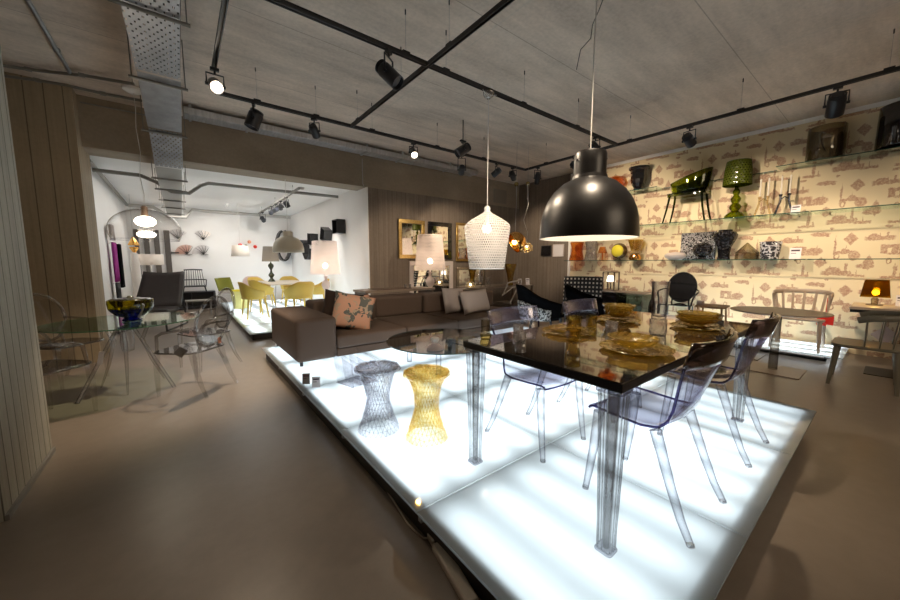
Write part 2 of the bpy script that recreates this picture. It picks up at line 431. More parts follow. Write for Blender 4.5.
M['smoke'] = acrylic('smoke_glass', (0.72, 0.67, 0.56), (0.18, 0.15, 0.10), 1.2, ior=1.7)
M['bubble'] = acrylic('clear_bubble', (0.985, 0.98, 0.975), (0.45, 0.42, 0.40), 3.5, ior=1.35)
M['fabric'] = pbr('brown_sofa_fabric', (0.115, 0.082, 0.066), 0.9, noise=0.3, scale=160, bump=0.35, spec=0.2)
M['pillow_dark'] = pbr('dark_brown_cushion', (0.040, 0.026, 0.021), 0.9, noise=0.3, scale=120, bump=0.3, spec=0.2)
M['pillow_grey'] = pbr('grey_cushion', (0.40, 0.345, 0.325), 0.95, noise=0.12, scale=140, bump=0.2, spec=0.15)
M['table_black'] = pbr('smoked_table_glass', (0.030, 0.023, 0.019), 0.035, spec=1.0, coat=0.8)
M['table_edge'] = pbr('black_table_edge', (0.006, 0.006, 0.006), 0.3)
M['coffee_glass'] = acrylic('smoked_coffee_glass', (0.48, 0.51, 0.51), (0.10, 0.11, 0.11), 1.5, ior=1.75)
M['bulb'] = emis('bulb_glow', (1.0, 0.80, 0.55), 22)
M['bulb_pend'] = emis('pendant_bulb_glow', (1.0, 0.84, 0.62), 10)
M['bulb_lamp'] = emis('floor_lamp_bulb_glow', (1.0, 0.78, 0.55), 15)
M['bulb_soft'] = emis('opal_bulb_glow', (1.0, 0.86, 0.68), 9)
M['lens_on'] = emis('lens_glow', (1.0, 0.82, 0.62), 9)
M['lens'] = pbr('lamp_lens', (0.06, 0.06, 0.07), 0.1)
M['wood'] = pbr('oak_wood', (0.42, 0.25, 0.12), 0.5, noise=0.4, scale=6, stretch=(1, 12, 1))
M['walnut'] = pbr('dark_wood', (0.13, 0.085, 0.06), 0.5, noise=0.3, scale=6, stretch=(1, 12, 1))
M['taupe'] = pbr('taupe_plastic', (0.40, 0.315, 0.245), 0.4)
M['taupe_dark'] = pbr('grey_green_plastic', (0.17, 0.155, 0.115), 0.38)
M['chrome'] = pbr('chrome', (0.8, 0.8, 0.8), 0.06, 1.0)
M['gold_frame'] = pbr('antique_gold_frame', (0.60, 0.42, 0.16), 0.28, 0.9, noise=0.4, scale=30)
M['silver_frame'] = pbr('silver_frame', (0.5, 0.44, 0.36), 0.25, 0.9, noise=0.4, scale=40)
M['mirror'] = pbr('mirror_glass', (0.9, 0.9, 0.9), 0.01, 1.0)
M['yellow'] = pbr('mustard_plastic', (0.55, 0.37, 0.06), 0.45)
M['bright_yellow'] = pbr('bright_yellow_plastic', (0.95, 0.78, 0.02), 0.4)
M['olive'] = pbr('olive_fabric', (0.20, 0.21, 0.02), 0.8)
M['pink'] = pbr('pale_pink_plastic', (0.55, 0.43, 0.40), 0.5)
M['blackcloth'] = pbr('black_cloth', (0.004, 0.004, 0.005), 0.9, noise=0.3, scale=60, bump=0.3, spec=0.04)
M['hound'] = mat_cell('black_white_check', (0.02, 0.02, 0.02), (0.42, 0.42, 0.42), 60, 0.8, 0, 0.1)
M['shade_white'] = translucent('white_lampshade', (0.9, 0.86, 0.82), 0.55)
M['shade_grey'] = translucent('grey_lampshade', (0.30, 0.27, 0.24), 0.5)
M['kabuki'] = lattice('pink_white_lattice', (0.93, 0.82, 0.78), 60, 36, 0.30, 0.55)
M['pend_lat'] = lattice('white_ring_lattice', (0.86, 0.80, 0.76), 60, 38, 0.32, 0.45)
M['green_lat'] = lattice('green_lattice', (0.12, 0.15, 0.015), 26, 26, 0.22, 0.5, (0.5, 0.6, 0.1))
M['paper'] = pbr('white_card', (0.75, 0.72, 0.74), 0.6)
M['ink'] = pbr('dark_print', (0.06, 0.03, 0.05), 0.6)
M['red'] = pbr('red_card', (0.75, 0.03, 0.02), 0.5)
M['greycard'] = pbr('grey_card', (0.16, 0.14, 0.12), 0.6)
M['purple'] = pbr('magenta_cloth', (0.30, 0.01, 0.22), 0.6)
M['candle'] = pbr('white_candle', (0.85, 0.78, 0.68), 0.5)
M['glitter'] = mat_cell('silver_mosaic', (0.03, 0.03, 0.04), (0.75, 0.72, 0.72), 75, 0.15, 0.7, 1.0)
M['black_cut'] = mat_cell('black_cut_glass', (0.006, 0.006, 0.008), (0.05, 0.05, 0.06), 40, 0.05, 0.3, 1.0, 0.8)
M['grey_cut'] = mat_cell('grey_cut_crystal', (0.05, 0.05, 0.06), (0.7, 0.7, 0.75), 45, 0.08, 0.4, 1.0, 0.55)
M['cable'] = pbr('cream_cable', (0.55, 0.48, 0.40), 0.5)
M['plinth'] = pbr('dark_plinth', (0.055, 0.045, 0.037), 0.6)
M['art_warm'] = pbr('mottled_tan_print', (0.45, 0.30, 0.15), 0.5, col2=(0.05, 0.03, 0.02), noise=0.5, scale=8)
def mat_floral():
    n = N('floral_cushion'); nz = n.add('TexNoise', {'Vector': n.coord(), 'Scale': 6.5, 'Detail': 2.0, 'Distortion': 0.8}).outputs[0]
    n2 = n.add('TexNoise', {'Vector': n.coord(), 'Scale': 11.0, 'Detail': 3.0, 'Distortion': 1.2}).outputs[0]
    a = n.math('GREATER_THAN', nz, 0.53); b = n.math('GREATER_THAN', n2, 0.57)
    c = n.mix(a, (0.46, 0.25, 0.17), (0.09, 0.095, 0.085)); c = n.mix(b, c, (0.35, 0.27, 0.20))
    return n.done(n.add('BsdfPrincipled', {'Base Color': c, 'Roughness': 0.85}).outputs[0])
M['floral'] = mat_floral()
def mat_panelglass():
    n = N('frosted_lit_glass')
    d = n.add('BsdfDiffuse', {'Color': (0.5, 0.55, 0.56, 1)}); t = n.add('BsdfTranslucent', {'Color': (0.80, 0.90, 0.94, 1)})
    s = n.mixs(0.75, d.outputs[0], t.outputs[0])
    g = n.add('BsdfGlossy', {'Roughness': 0.03}); fr = n.add('Fresnel', {'IOR': 1.45})
    return n.done(n.mixs(fr.outputs[0], s, g.outputs[0]))
M['lit_glass'] = mat_panelglass()
M['table_leg2'] = acrylic('painted_leg_streak', (0.80, 0.79, 0.79), (0.04, 0.03, 0.03), 1.0, ior=1.9, bump=('noise', 10, .3))  # dark tint imitates a reflection streak inside the clear legs
M['smoke_light'] = acrylic('pale_smoke_glass', (0.95, 0.93, 0.86), (0.45, 0.40, 0.28), 1.2, ior=1.6)
M['dome_black'] = pbr('dome_black_satin', (0.006, 0.0055, 0.006), 0.36, spec=0.6)
M['frost'] = pbr('frosted_clear', (0.75, 0.78, 0.82), 0.3)
M['gold_lamp'] = pbr('polished_gold', (0.85, 0.45, 0.12), 0.12, 1.0)
M['crystal_warm'] = acrylic('warm_crystal', (0.95, 0.87, 0.66), (0.5, 0.37, 0.18), 1.3, ior=1.8, body=((.8, .65, .4), .25))
M['pinkglow'] = translucent('pink_glass', (0.95, 0.80, 0.76), 0.5, 0.15)
M['edge_green'] = pbr('green_glass_rim', (0.03, 0.10, 0.05), 0.15)
M['blue_glass'] = acrylic('cobalt_glass', (0.02, 0.05, 0.5), (0.0, 0.01, 0.12), 1.2, bump=('voronoi', 18, .8), ior=1.6)
M['yellow_rim'] = acrylic('yellow_glass', (0.75, 0.68, 0.02), (0.2, 0.2, 0.0), 1.2, ior=1.6)
M['orange_card'] = pbr('orange_card', (0.8, 0.35, 0.2), 0.5)
M['walnut_pale'] = pbr('pale_wood_top', (0.30, 0.235, 0.19), 0.45, noise=0.2, scale=5, stretch=(8, 1, 1))
M['kabuki_base'] = translucent('pink_white_base', (0.90, 0.80, 0.77), 0.4, 0.1)
M['pinkwhite'] = pbr('pinkish_white', (0.62, 0.55, 0.53), 0.35)
M['beam_pale'] = pbr('pale_concrete_patch', (0.24, 0.205, 0.17), 0.8)
M['amber_clear'] = acrylic('amber_clear', (0.90, 0.78, 0.30), (0.45, 0.30, 0.04), 1.3, ior=1.8, body=((.6, .42, .08), .15))
M['lamp_gold'] = acrylic('olive_gold_shade', (0.62, 0.46, 0.08), (0.2, 0.13, 0.01), 1.3, ior=1.7)
M['loop_clear'] = acrylic('loop_clear', (0.95, 0.92, 0.88), (0.5, 0.44, 0.40), 1.1, ior=2.0, body=((.85, .8, .75), .35))
def mat_checker():
    n = N('black_white_checker'); x, y, z = n.xyz(n.coord())
    a = n.math('LESS_THAN', n.math('FRACT', n.math('MULTIPLY', x, 15)), .45); b = n.math('LESS_THAN', n.math('FRACT', n.math('MULTIPLY', z, 13)), .42)
    return n.done(n.add('BsdfPrincipled', {'Base Color': n.mix(n.math('MULTIPLY', a, b), (.015, .015, .02), (.8, .75, .7)), 'Roughness': .6}).outputs[0])
M['checker'] = mat_checker()
M['case_glass'] = acrylic('case_glass', (0.35, 0.42, 0.40), (0.1, 0.15, 0.14), 1.3, ior=1.6)
M['bulb_soft2'] = emis('lantern_glow', (1.0, 0.86, 0.70), 2.2)
M['acrylic_smoke'] = acrylic('smoky_column', (0.55, 0.52, 0.48), (0.15, 0.13, 0.12), 1.3, ior=1.7)
M['bulb_y'] = emis('yellow_bulb', (1.0, 0.62, 0.15), 25)
M['green_edge'] = acrylic('green_acrylic_edge', (0.12, 0.17, 0.005), (0.03, 0.04, 0.0), 1.3, ior=1.5)
M['chrome_dark'] = pbr('dark_chrome', (0.2, 0.21, 0.26), 0.12, 1.0)
M['yellow_face'] = pbr('yellow_glossy_face', (0.75, 0.65, 0.05), 0.15, coat=.5)
M['yellow_pale'] = pbr('pale_yellow_plastic', (0.85, 0.78, 0.30), 0.4)
M['tabletop_cream'] = pbr('cream_tabletop', (0.70, 0.62, 0.50), 0.4)
M['lampstem'] = pbr('dark_green_stem', (0.05, 0.06, 0.03), 0.2)
M['cream_shade'] = pbr('cream_shade', (0.82, 0.77, 0.64), 0.5)
M['black_satin'] = pbr('black_satin_plastic', (0.02, 0.02, 0.022), 0.35)
M['olive_dark'] = pbr('dark_green_ball', (0.02, 0.07, 0.05), 0.4)
M['fan_clear'] = acrylic('fan_clear', (0.95, 0.94, 0.94), (0.4, 0.4, 0.4), 1.5)
M['fan_pink'] = acrylic('fan_pink', (0.96, 0.84, 0.80), (0.5, 0.35, 0.3), 1.5)
M['darkboard'] = pbr('dark_grey_board', (0.10, 0.085, 0.075), 0.7, noise=.3, scale=4)
M['leather'] = pbr('dark_brown_leather', (0.022, 0.014, 0.010), 0.55, noise=.3, scale=12)
M['shade_glow'] = translucent('white_drum_shade', (0.95, 0.90, 0.86), 0.6)
# ---------------------------------------------------------------- the setting
CH = 3.5
struct('floor', G().span(-5.2, 8.2, -6.2, 13.4, -0.1, 0), M['floor'])
struct('ceiling', G().span(-5.2, 8.2, -6.2, 7.2, CH, CH + 0.1), M['ceiling'])
struct('wall_right', G().span(7.7, 7.9, 5.06, 6.95, 0, CH), M['board'])
struct('wall_papered', G().span(7.68, 7.9, -6.2, 5.04, 0, CH - 0.02), M['toile'])
struct('trim_1', G().span(7.655, 7.7, 5.0, 5.06, 0, CH - 0.02), M['white'])
struct('trim_2', G().span(7.655, 7.7, -6.2, 5.0, CH - 0.06, CH), M['white_gloss'])
g = G(); g.span(3.09, 7.7, 6.7, 7.2, 0, 2.845); struct('wall_back', g, M['board'])
struct('beam', G().span(-5.2, 7.7, 6.72, 7.2, 2.85, CH), M['beam'])
struct('pillar', G().span(-5.2, -0.93, 6.45, 7.2, 0, CH), M['pillar'])
struct('wall_left', G().span(-1.25, -0.80, 2.70, 3.54, 0, CH), M['panel'])
struct('trim_3', G().span(-0.80, -0.785, 2.70, 3.54, 0, 0.03), M['conduit'])
struct('wall_rear', G().span(-5.2, 8.2, -6.2, -6.0, 0, CH), M['beam'])
struct('wall_far_left', G().span(-5.2, -5.0, -6.2, 6.45, 0, CH), M['beam'])
# white side room beyond the opening
struct('wall_side_room_left', G().span(-1.3, -1.1, 7.2, 13.0, 0, 2.95), M['white'])
struct('wall_side_room_right', G().span(3.07, 3.088, 6.695, 13.0, 0, 2.85), M['white'])
struct('wall_side_room_outer', G().span(3.09, 3.2, 7.2, 13.0, 0, 2.95), M['white'])
struct('wall_side_room_back', G().span(-1.3, 3.2, 13.0, 13.2, 0, 2.95), M['white'])
struct('ceiling_side_room', G().span(-1.3, 3.2, 7.2, 13.2, 2.93, 3.0), M['white'])

def light_platform(label, x0, x1, y0, y1, nx, ny, h, power, extra=(), tubes=4, tl=0.86, inset=0.05, group='lit glass floor platforms'):
    t = thing('light_platform', label, 'platform', (x0, y0, 0), 0, None)
    W = (x1 - x0) / nx; L = (y1 - y0) / ny
    cells = [(i, j) for i in range(nx) for j in range(ny)] + list(extra)
    for i, j in cells:
        ax, bx, ay, by = i * W + .004, (i + 1) * W - .004, j * L + .004, (j + 1) * L - .004
        g = G()
        vs = [(ax, ay, h - .012), (bx, ay, h - .012), (bx, by, h - .012), (ax, by, h - .012), (ax, ay, h), (bx, ay, h), (bx, by, h), (ax, by, h)]
        g.put(vs, [(4, 5, 6, 7), (0, 1, 5, 4), (1, 2, 6, 5), (2, 3, 7, 6), (3, 0, 4, 7)])
        obj('glass_panel', g, M['lit_glass'], t)
        for k in range(tubes):
            cx = ax + W * (k + 0.5) / tubes; cyy = (ay + by) / 2
            l = lamp('AREA', 'platform_tube', (cx, cyy, 0.045), power * (.62 if (j == 0 and i != 1 and nx == 3) else .85 if j == 0 else 1), COOL, None, shape='RECTANGLE', size=0.15, size_y=L * tl)
            l.rotation_euler = (PI, 0, 0); l.parent = t; l.data.spread = PI * 0.98
    g = G()
    g.span(inset, nx * W - inset, inset, ny * L - inset, 0.004, 0.02)
    for (a, b, c, d) in ((inset, nx * W - inset, inset, inset + .02), (inset, nx * W - inset, ny * L - inset - .02, ny * L - inset), (inset, inset + .02, inset, ny * L - inset), (nx * W - inset - .02, nx * W - inset, inset, ny * L - inset)):
        g.span(a, b, c, d, 0, h - .022)
    obj('plinth', g, M['plinth'], t)
    g = G().span(inset + .02, nx * W - inset - .02, inset + .02, ny * L - inset - .02, 0.021, 0.026)
    obj('reflector', g, M['white_gloss'], t)  # unseen white sheet added under the panels to boost their glow
    # bright metal rim carrying the panels
    g = G()
    for i in range(1, nx): g.span(i * W - .012, i * W + .012, 0.02, ny * L - .02, h - .06, h - .024)
    for j in range(1, ny): g.span(0.02, nx * W - .02, j * L - .012, j * L + .012, h - .06, h - .024)
    if nx > 1 or ny > 1: obj('frame', g, M['duct'], t)
    return t
PW = .80
light_platform('large low platform of glowing frosted glass under the sofa and black dining table', 0.80, 3.92, 0.29, 5.31, 3, 5, 0.15, PW)
light_platform('glowing glass platform beyond the black dining table under the black armchairs', 3.94, 4.98, 2.30, 5.31, 1, 3, 0.15, PW * .6)
light_platform('glowing white platform under the yellow chairs in the white room', 0.84, 3.02, 6.62, 12.5, 2, 6, 0.12, 1.4, tubes=3)
light_platform('low glowing strip platform along the foot of the wallpapered wall', 6.62, 7.64, 0.32, 4.4, 1, 4, 0.10, 1.9, tubes=3, inset=.16)

# ---------------------------------------------------------------- ceiling: tracks, tray, duct, conduits
TZ = 3.12
def track(label, a, b, hooks, z=TZ, top=CH, mat='black', wdt=0.036):
    a = Vector((a[0], a[1], z)); b = Vector((b[0], b[1], z)); L = (b - a).length; rz = math.atan2(b.y - a.y, b.x - a.x)
    t = thing('light_track', label, 'light track', a, rz)
    g = G(); g.span(0, L, -wdt / 2, -wdt / 2 + .008, -.018, .018).span(0, L, wdt / 2 - .008, wdt / 2, -.018, .018).span(0, L, -wdt / 2, wdt / 2, .010, .018)
    obj('rail', g, M[mat], t)
    for h in hooks:
        g = G().rod((h, 0, .018), (h, 0, top - z), .0015, n=5); obj('suspension_wire', g, M['wire'], t)
        g = G().span(h - .035, h + .035, -.014, .014, .018, .034).rod((h, 0, top - z - .05), (h, 0, top - z - .01), .006, n=6); obj('wire_clip', g, M[mat], t)
    return t
track('long black ceiling track crossing above the bottle-shaped white pendant', (.42, 2.78), (5.37, 2.78), [.2, 1.25, 1.69, 2.81, 3.9])
track('black ceiling track running along the raw concrete beam', (0.40, 4.58), (5.37, 4.58), [0.4, 1.05, 1.8, 2.9, 3.9])
track('short black cross track joining the two long ceiling tracks', (1.9, 4.56), (1.9, -0.2), [0.19, 1.3, 2.1])
track('black ceiling track running alongside the wallpapered wall', (5.4, 4.60), (5.4, -2.5), [0.5, 2.0, 3.3, 4.4])
track('black track over the left aisle ending in a lit spotlight', (0.36, 1.2), (0.36, 4.05), [0.5, 1.9])
track('grey track with a row of small spots on the white ceiling', (1.93, 7.3), (1.93, 11.8), [0.5, 2.2, 4.0], z=2.78, top=2.93, mat='conduit')

def spotlight(label, x, y, z, aim, r=0.055, L=0.19, drop=0.15, lit=False, power=0, ang=50, top=TZ, color=WARM, blend=0.7, group='track spotlights'):
    """track head: adapter, U bracket and can; aim = point the can looks at"""
    t = thing('track_spotlight', label, 'spotlight', (x, y, top - .018), 0, group)
    c = Vector((0, 0, -drop - .0)); d = (Vector(aim) - Vector((x, y, top - .018)) - c).normalized()
    hd = Vector((d.x, d.y, 0)); hd = hd.normalized() if hd.length > .05 else Vector((0, 1, 0)); side = Vector((-hd.y, hd.x, 0))
    q = d.to_track_quat('Z', 'Y').to_matrix().to_4x4(); 
    g = G(); g.box(0, 0, -.012, .07, .034, .024, rz=math.atan2(hd.x, -hd.y)); g.rod((0, 0, -.02), (0, 0, -.055), .009); obj('adapter', g, M['black'], t)
    g = G(); o = r + .012
    g.tube([side * o + c, side * o + Vector((0, 0, -.055)), side * -o + Vector((0, 0, -.055)), side * -o + c], .0075, 6)
    g.rod(side * (r - .004) + c, side * (o + .012) + c, .014).rod(side * -(r - .004) + c, side * -(o + .012) + c, .014)
    obj('yoke', g, M['blue_black'], t)
    g = G(); g.M = Matrix.Translation(c) @ q
    g.lathe([(0, -L * .5), (r * .62, -L * .5), (r * .72, -L * .44), (r * .8, -L * .36), (r, -L * .28), (r, L * .5), (r * .93, L * .5), (r * .9, L * .36), (0, L * .36)], 28)
    for k in range(3): g.lathe([(r * .78, -L * (.47 - k * .05)), (r * .93, -L * (.465 - k * .05)), (r * .93, -L * (.45 - k * .05)), (r * .78, -L * (.445 - k * .05))], 28)
    obj('housing', g, M['blue_black'], t, smooth=40)
    g = G(); g.M = Matrix.Translation(c) @ q; g.lathe([(0, L * .42), (r * .5, L * .415), (r * .86, L * .38)], 24)
    obj('lens', g, M['lens_on'] if lit else M['lens'], t, smooth=60)
    if power:
        p = Vector((x, y, top - .018)) + c + d * (L * .5 + .02)
        l = lamp('SPOT', 'spot_beam', p, power, color, aim, spot_size=math.radians(ang), spot_blend=blend, shadow_soft_size=.035)
    return t
S = spotlight
S('large black spotlight on the long track nearest the track crossing', 1.50, 2.78, 0, (2.6, 1.2, 1.0), r=.062, L=.24, drop=.19, power=60, ang=60)
S('lit spotlight glaring at the end of the left aisle track', 0.36, 4.0, 0, (0.5, 0.8, 1.0), lit=True, power=22, ang=80)
S('upright round black can hanging beside the silver duct', 0.76, 4.58, 0, (-.3, 4.85, 0), r=.075, L=.2, drop=.17, power=130, ang=75)
S('small square-set spotlight on the beam track left of the lit one', 1.42, 4.58, 0, (3.2, 6.7, 1.0), r=.05, L=.15, drop=.15, power=40, ang=50)
S('lit spotlight on the beam track facing the room', 2.86, 4.58, 0, (1.9, 1.8, 0.6), lit=True, r=.05, power=20, ang=70, drop=.14)
S('dark spotlight on the beam track just left of the glass canopy cords', 3.80, 4.58, 0, (5.2, 6.7, 1.6), r=.05, L=.16, drop=.24, power=85, ang=55)
S('pale-backed spotlight on the beam track, second from the corner', 4.62, 4.58, 0, (3.7, 6.7, 1.5), r=.055, L=.18, power=40, ang=55)
S('spotlight on the beam track closest to the track corner', 5.05, 4.58, 0, (7.6, 5.8, 1.7), r=.055, L=.18, power=100, ang=50)
S('upright double-bodied spotlight just past the track corner', 5.4, 4.28, 0, (5.6, 4.7, 0), r=.05, L=.22, drop=.2, power=40, ang=60)
S('spotlight on the wallpaper track seen left of the black dome pendant', 5.4, 3.50, 0, (7.7, 3.6, 2.2), r=.05, L=.18, power=72, ang=75)
S('spotlight hanging behind the cap of the black dome pendant', 4.78, 2.78, 0, (7.7, 2.5, 1.4), r=.055, L=.2, power=72, ang=62)
S('spotlight on the wallpaper track above the green shelf chair', 5.4, 1.82, 0, (7.7, 1.5, 1.6), r=.06, L=.17, drop=.17, power=72, ang=75)
S('big tilted spotlight above the smoked glass lamp on the top shelf', 5.4, 0.52, 0, (7.7, 0.9, 0.9), r=.07, L=.22, drop=.17, power=70, ang=62)
# one on its own ceiling stem
t = S('bulky black spotlight on its own ceiling stem, behind the beam track', 3.55, 4.25, 0, (2.6, 4.5, 2.4), r=.07, L=.24, drop=.13, top=3.20)
g = G().rod((0, 0, .0), (0, 0, .31), .008).span(-.05, .05, -.02, .02, -.01, .012); obj('ceiling_stem', g, M['black'], t)
for y, a, lb in ((8.4, (2.9, 9.0, 1.2), 'nearest'), (8.95, (2.6, 12.9, 1.5), 'second'), (9.45, (0.5, 12.9, 1.6), 'third'), (9.95, (1.5, 12.9, 1.4), 'farthest')):
    S('small black spot on the white-room track, %s of its row' % lb, 1.93, y, 0, a, r=.055, L=.15, drop=.14, top=2.78, power=26, ang=80, color=NEUT, group='white-room track spots')
S('stray small spot hanging low at the tip of the grey track', 1.93, 11.2, 0, (2.9, 12.9, 1.4), r=.06, L=.16, drop=.2, top=2.78, group='white-room track spots')
lamp('SPOT', 'unseen_track_fill', (1.9, 1.0, 3.0), 70, WARM, (2.3, 1.1, 0.9), spot_size=math.radians(55), spot_blend=.8, shadow_soft_size=.04)  # out-of-view beam with no lamp head, added to light the dining table
lamp('SPOT', 'unseen_track_fill', (5.4, -1.2, 3.0), 50, WARM, (7.7, -0.6, 1.4), spot_size=math.radians(75), spot_blend=.8, shadow_soft_size=.04)  # likewise added out of view, brightens the near end of the wallpaper

# perforated cable tray
t = thing('cable_tray', 'wide perforated galvanised cable tray running towards the white room', 'cable tray', (0, 0, 0))
def ramp(x0, x1, pts, mat, nm, lip=.05):
    g = G()
    for (ya, za), (yb, zb) in zip(pts, pts[1:]):
        g.put([(x0, ya, za), (x1, ya, za), (x1, yb, zb), (x0, yb, zb)], [(0, 1, 2, 3)])
        for x in (x0, x1): g.put([(x, ya, za), (x, yb, zb), (x, yb, zb + lip), (x, ya, za + lip)], [(0, 1, 2, 3)])
    return obj(nm, g, M[mat], t)
ramp(-.21, .11, [(-1.0, 3.08), (4.4, 3.08)], 'perf', 'tray_run')
ramp(-.205, .115, [(4.42, 3.07), (5.1, 2.98), (5.6, 2.93)], 'zinc', 'bend')
ramp(-.20, .115, [(5.62, 2.925), (6.5, 2.68)], 'perf', 'tray_run')
ramp(-.20, .10, [(6.52, 2.675), (7.3, 2.60), (12.2, 2.60)], 'conduit_light', 'tray_run')
for y, z in ((1.6, 3.06), (3.35, 3.06), (4.5, 3.04), (5.66, 2.90), (7.0, 2.60), (7.9, 2.585), (9.2, 2.585), (10.4, 2.585), (11.6, 2.585)):
    tp = CH if y < 6.7 else 2.93
    g = G().rod((-.27, y, z), (.17, y, z), .014, n=8).rod((-.25, y, z), (-.25, y, tp if y != 7.0 else 2.85), .005, n=6).rod((.15, y, z), (.15, y, tp if y != 7.0 else 2.85), .005, n=6)
    obj('hanger', g, M['conduit'], t)

g = G()
for k in range(7): g.tube([(-.17 + .045 * k, -1.0, 3.115), (-.165 + .045 * k, 1.6, 3.12), (-.17 + .044 * k, 4.4, 3.112)], .022, 6)
obj('added_dark_cables', g, M['black'], t)  # black cables added above the tray so its holes look dark
# silver duct along the beam
t = thing('ventilation_duct', 'flat silver ventilation duct running in front of the concrete beam', 'duct', (0, 6.3, 0))
obj('duct_run', G().span(.16, 5.6, -.13, .13, 3.37, 3.46), M['duct'], t, bevel=.004)
for x in (.24, .95, 2.85, 3.6, 4.8):
    g = G().span(x - .015, x + .015, -.145, .145, 3.355, 3.37).span(x - .015, x + .015, -.145, -.132, 3.37, CH).span(x - .015, x + .015, .132, .145, 3.37, CH)
    obj('strap', g, M['duct'], t)
t = thing('wall_conduit', 'thin pale conduit dropping down the beam beside the white opening', 'conduit', (2.98, 6.68, 0))
obj('pipe', G().tube([(0, 0.01, 3.38), (0, 0.01, 2.9), (0.02, 0.01, 2.86)], .009, 8), M['conduit_light'], t)
def conduit(label, pts, r=.014, mat='conduit', clips=0):
    t = thing('ceiling_conduit', label, 'conduit', (0, 0, 0)); obj('pipe', G().tube(pts, r, 8), M[mat], t, smooth=60)
    for k in range(clips):
        i = (k + .5) / clips; j = i * (len(pts) - 1); a = int(j); p = Vector(pts[a]).lerp(Vector(pts[min(a + 1, len(pts) - 1)]), j - a)
        obj('pipe_clip', G().box(p.x, p.y, p.z, .05, .05, .03), M[mat], t)
    return t
conduit('steel conduit crossing the ceiling corner above the pillar', [(-.85, 2.6, 3.46), (-.85, 5.95, 3.46)], .02, 'zinc', 3)
conduit('upper conduit bent off the pillar top towards the cable tray', [(-1.75, 6.2, 3.44), (-1.2, 6.1, 3.46), (-.95, 6.0, 3.46), (-.75, 5.85, 3.44), (-.3, 5.7, 3.42)], .018, 'conduit', 2)
conduit('lower conduit bent off the pillar top towards the cable tray', [(-1.6, 6.25, 3.36), (-1.15, 6.15, 3.38), (-.92, 6.05, 3.36), (-.6, 5.95, 3.32), (-.25, 5.85, 3.30)], .016, 'conduit', 2)
conduit('thin conduit along the foot of the ceiling above the beam', [(-.9, 6.69, 3.40), (-.2, 6.69, 3.40)], .01, 'conduit')
conduit('grey conduit dipping under the cable tray on the white ceiling', [(-1.02, 8.0, 2.80), (-.45, 8.0, 2.80), (-.25, 8.0, 2.72), (-.05, 8.0, 2.58), (.2, 8.0, 2.58), (.38, 8.0, 2.74), (.5, 8.0, 2.80), (2.2, 8.0, 2.82), (2.95, 8.0, 2.83)], .032, 'conduit', 6)
conduit('second grey conduit farther back on the white ceiling', [(-1.0, 12.6, 2.84), (-.5, 12.6, 2.84), (-.2, 12.6, 2.62), (.2, 12.6, 2.62), (.35, 12.6, 2.84), (3.0, 12.6, 2.84)], .045, 'conduit_light', 6)
conduit('grey conduit running down the left edge of the white ceiling', [(-1.0, 7.6, 2.86), (-1.02, 12.6, 2.84)], .032, 'conduit', 4)
single('smoke_detector', G().lathe([(0, 0), (.05, 0), (.03, -.05), (.012, -.09), (0, -.09)], 16), M['white_gloss'], 'small white smoke detector on the white ceiling by the second conduit', 'detector', loc=(1.1, 11.4, 2.93), smooth=40)
single('smoke_detector', G().lathe([(0, 0), (.06, 0), (.045, -.04), (0, -.05)], 16), M['conduit_light'], 'small round detector on the white ceiling beside the spot track', 'detector', loc=(2.15, 7.95, 2.93), smooth=40)
single('inspection_plate', G().span(-.2, .2, -.12, .12, -.012, 0), M['conduit_light'], 'pale rectangular plate set in the concrete ceiling above the left aisle', 'plate', loc=(-.35, 3.0, CH))
# ---------------------------------------------------------------- builders for furniture
def rounded(w, d, r, n=6, cx=0, cy=0):
    pts = []
    for sx, sy, a0 in ((1, 1, 0), (-1, 1, 90), (-1, -1, 180), (1, -1, 270)):
        for k in range(n + 1):
            a = math.radians(a0 + 90 * k / n); pts.append((cx + sx * (w / 2 - r) + r * math.cos(a), cy + sy * (d / 2 - r) + r * math.sin(a)))
    return pts
def leg4(t, pos, mat, r0=.02, r1=.012, n=8, name='leg', sq=None):
    for pts in pos: obj(name, G().tube(pts, [r0 + (r1 - r0) * i / (len(pts) - 1) for i in range(len(pts))], n, sq=sq), mat, t, smooth=40)

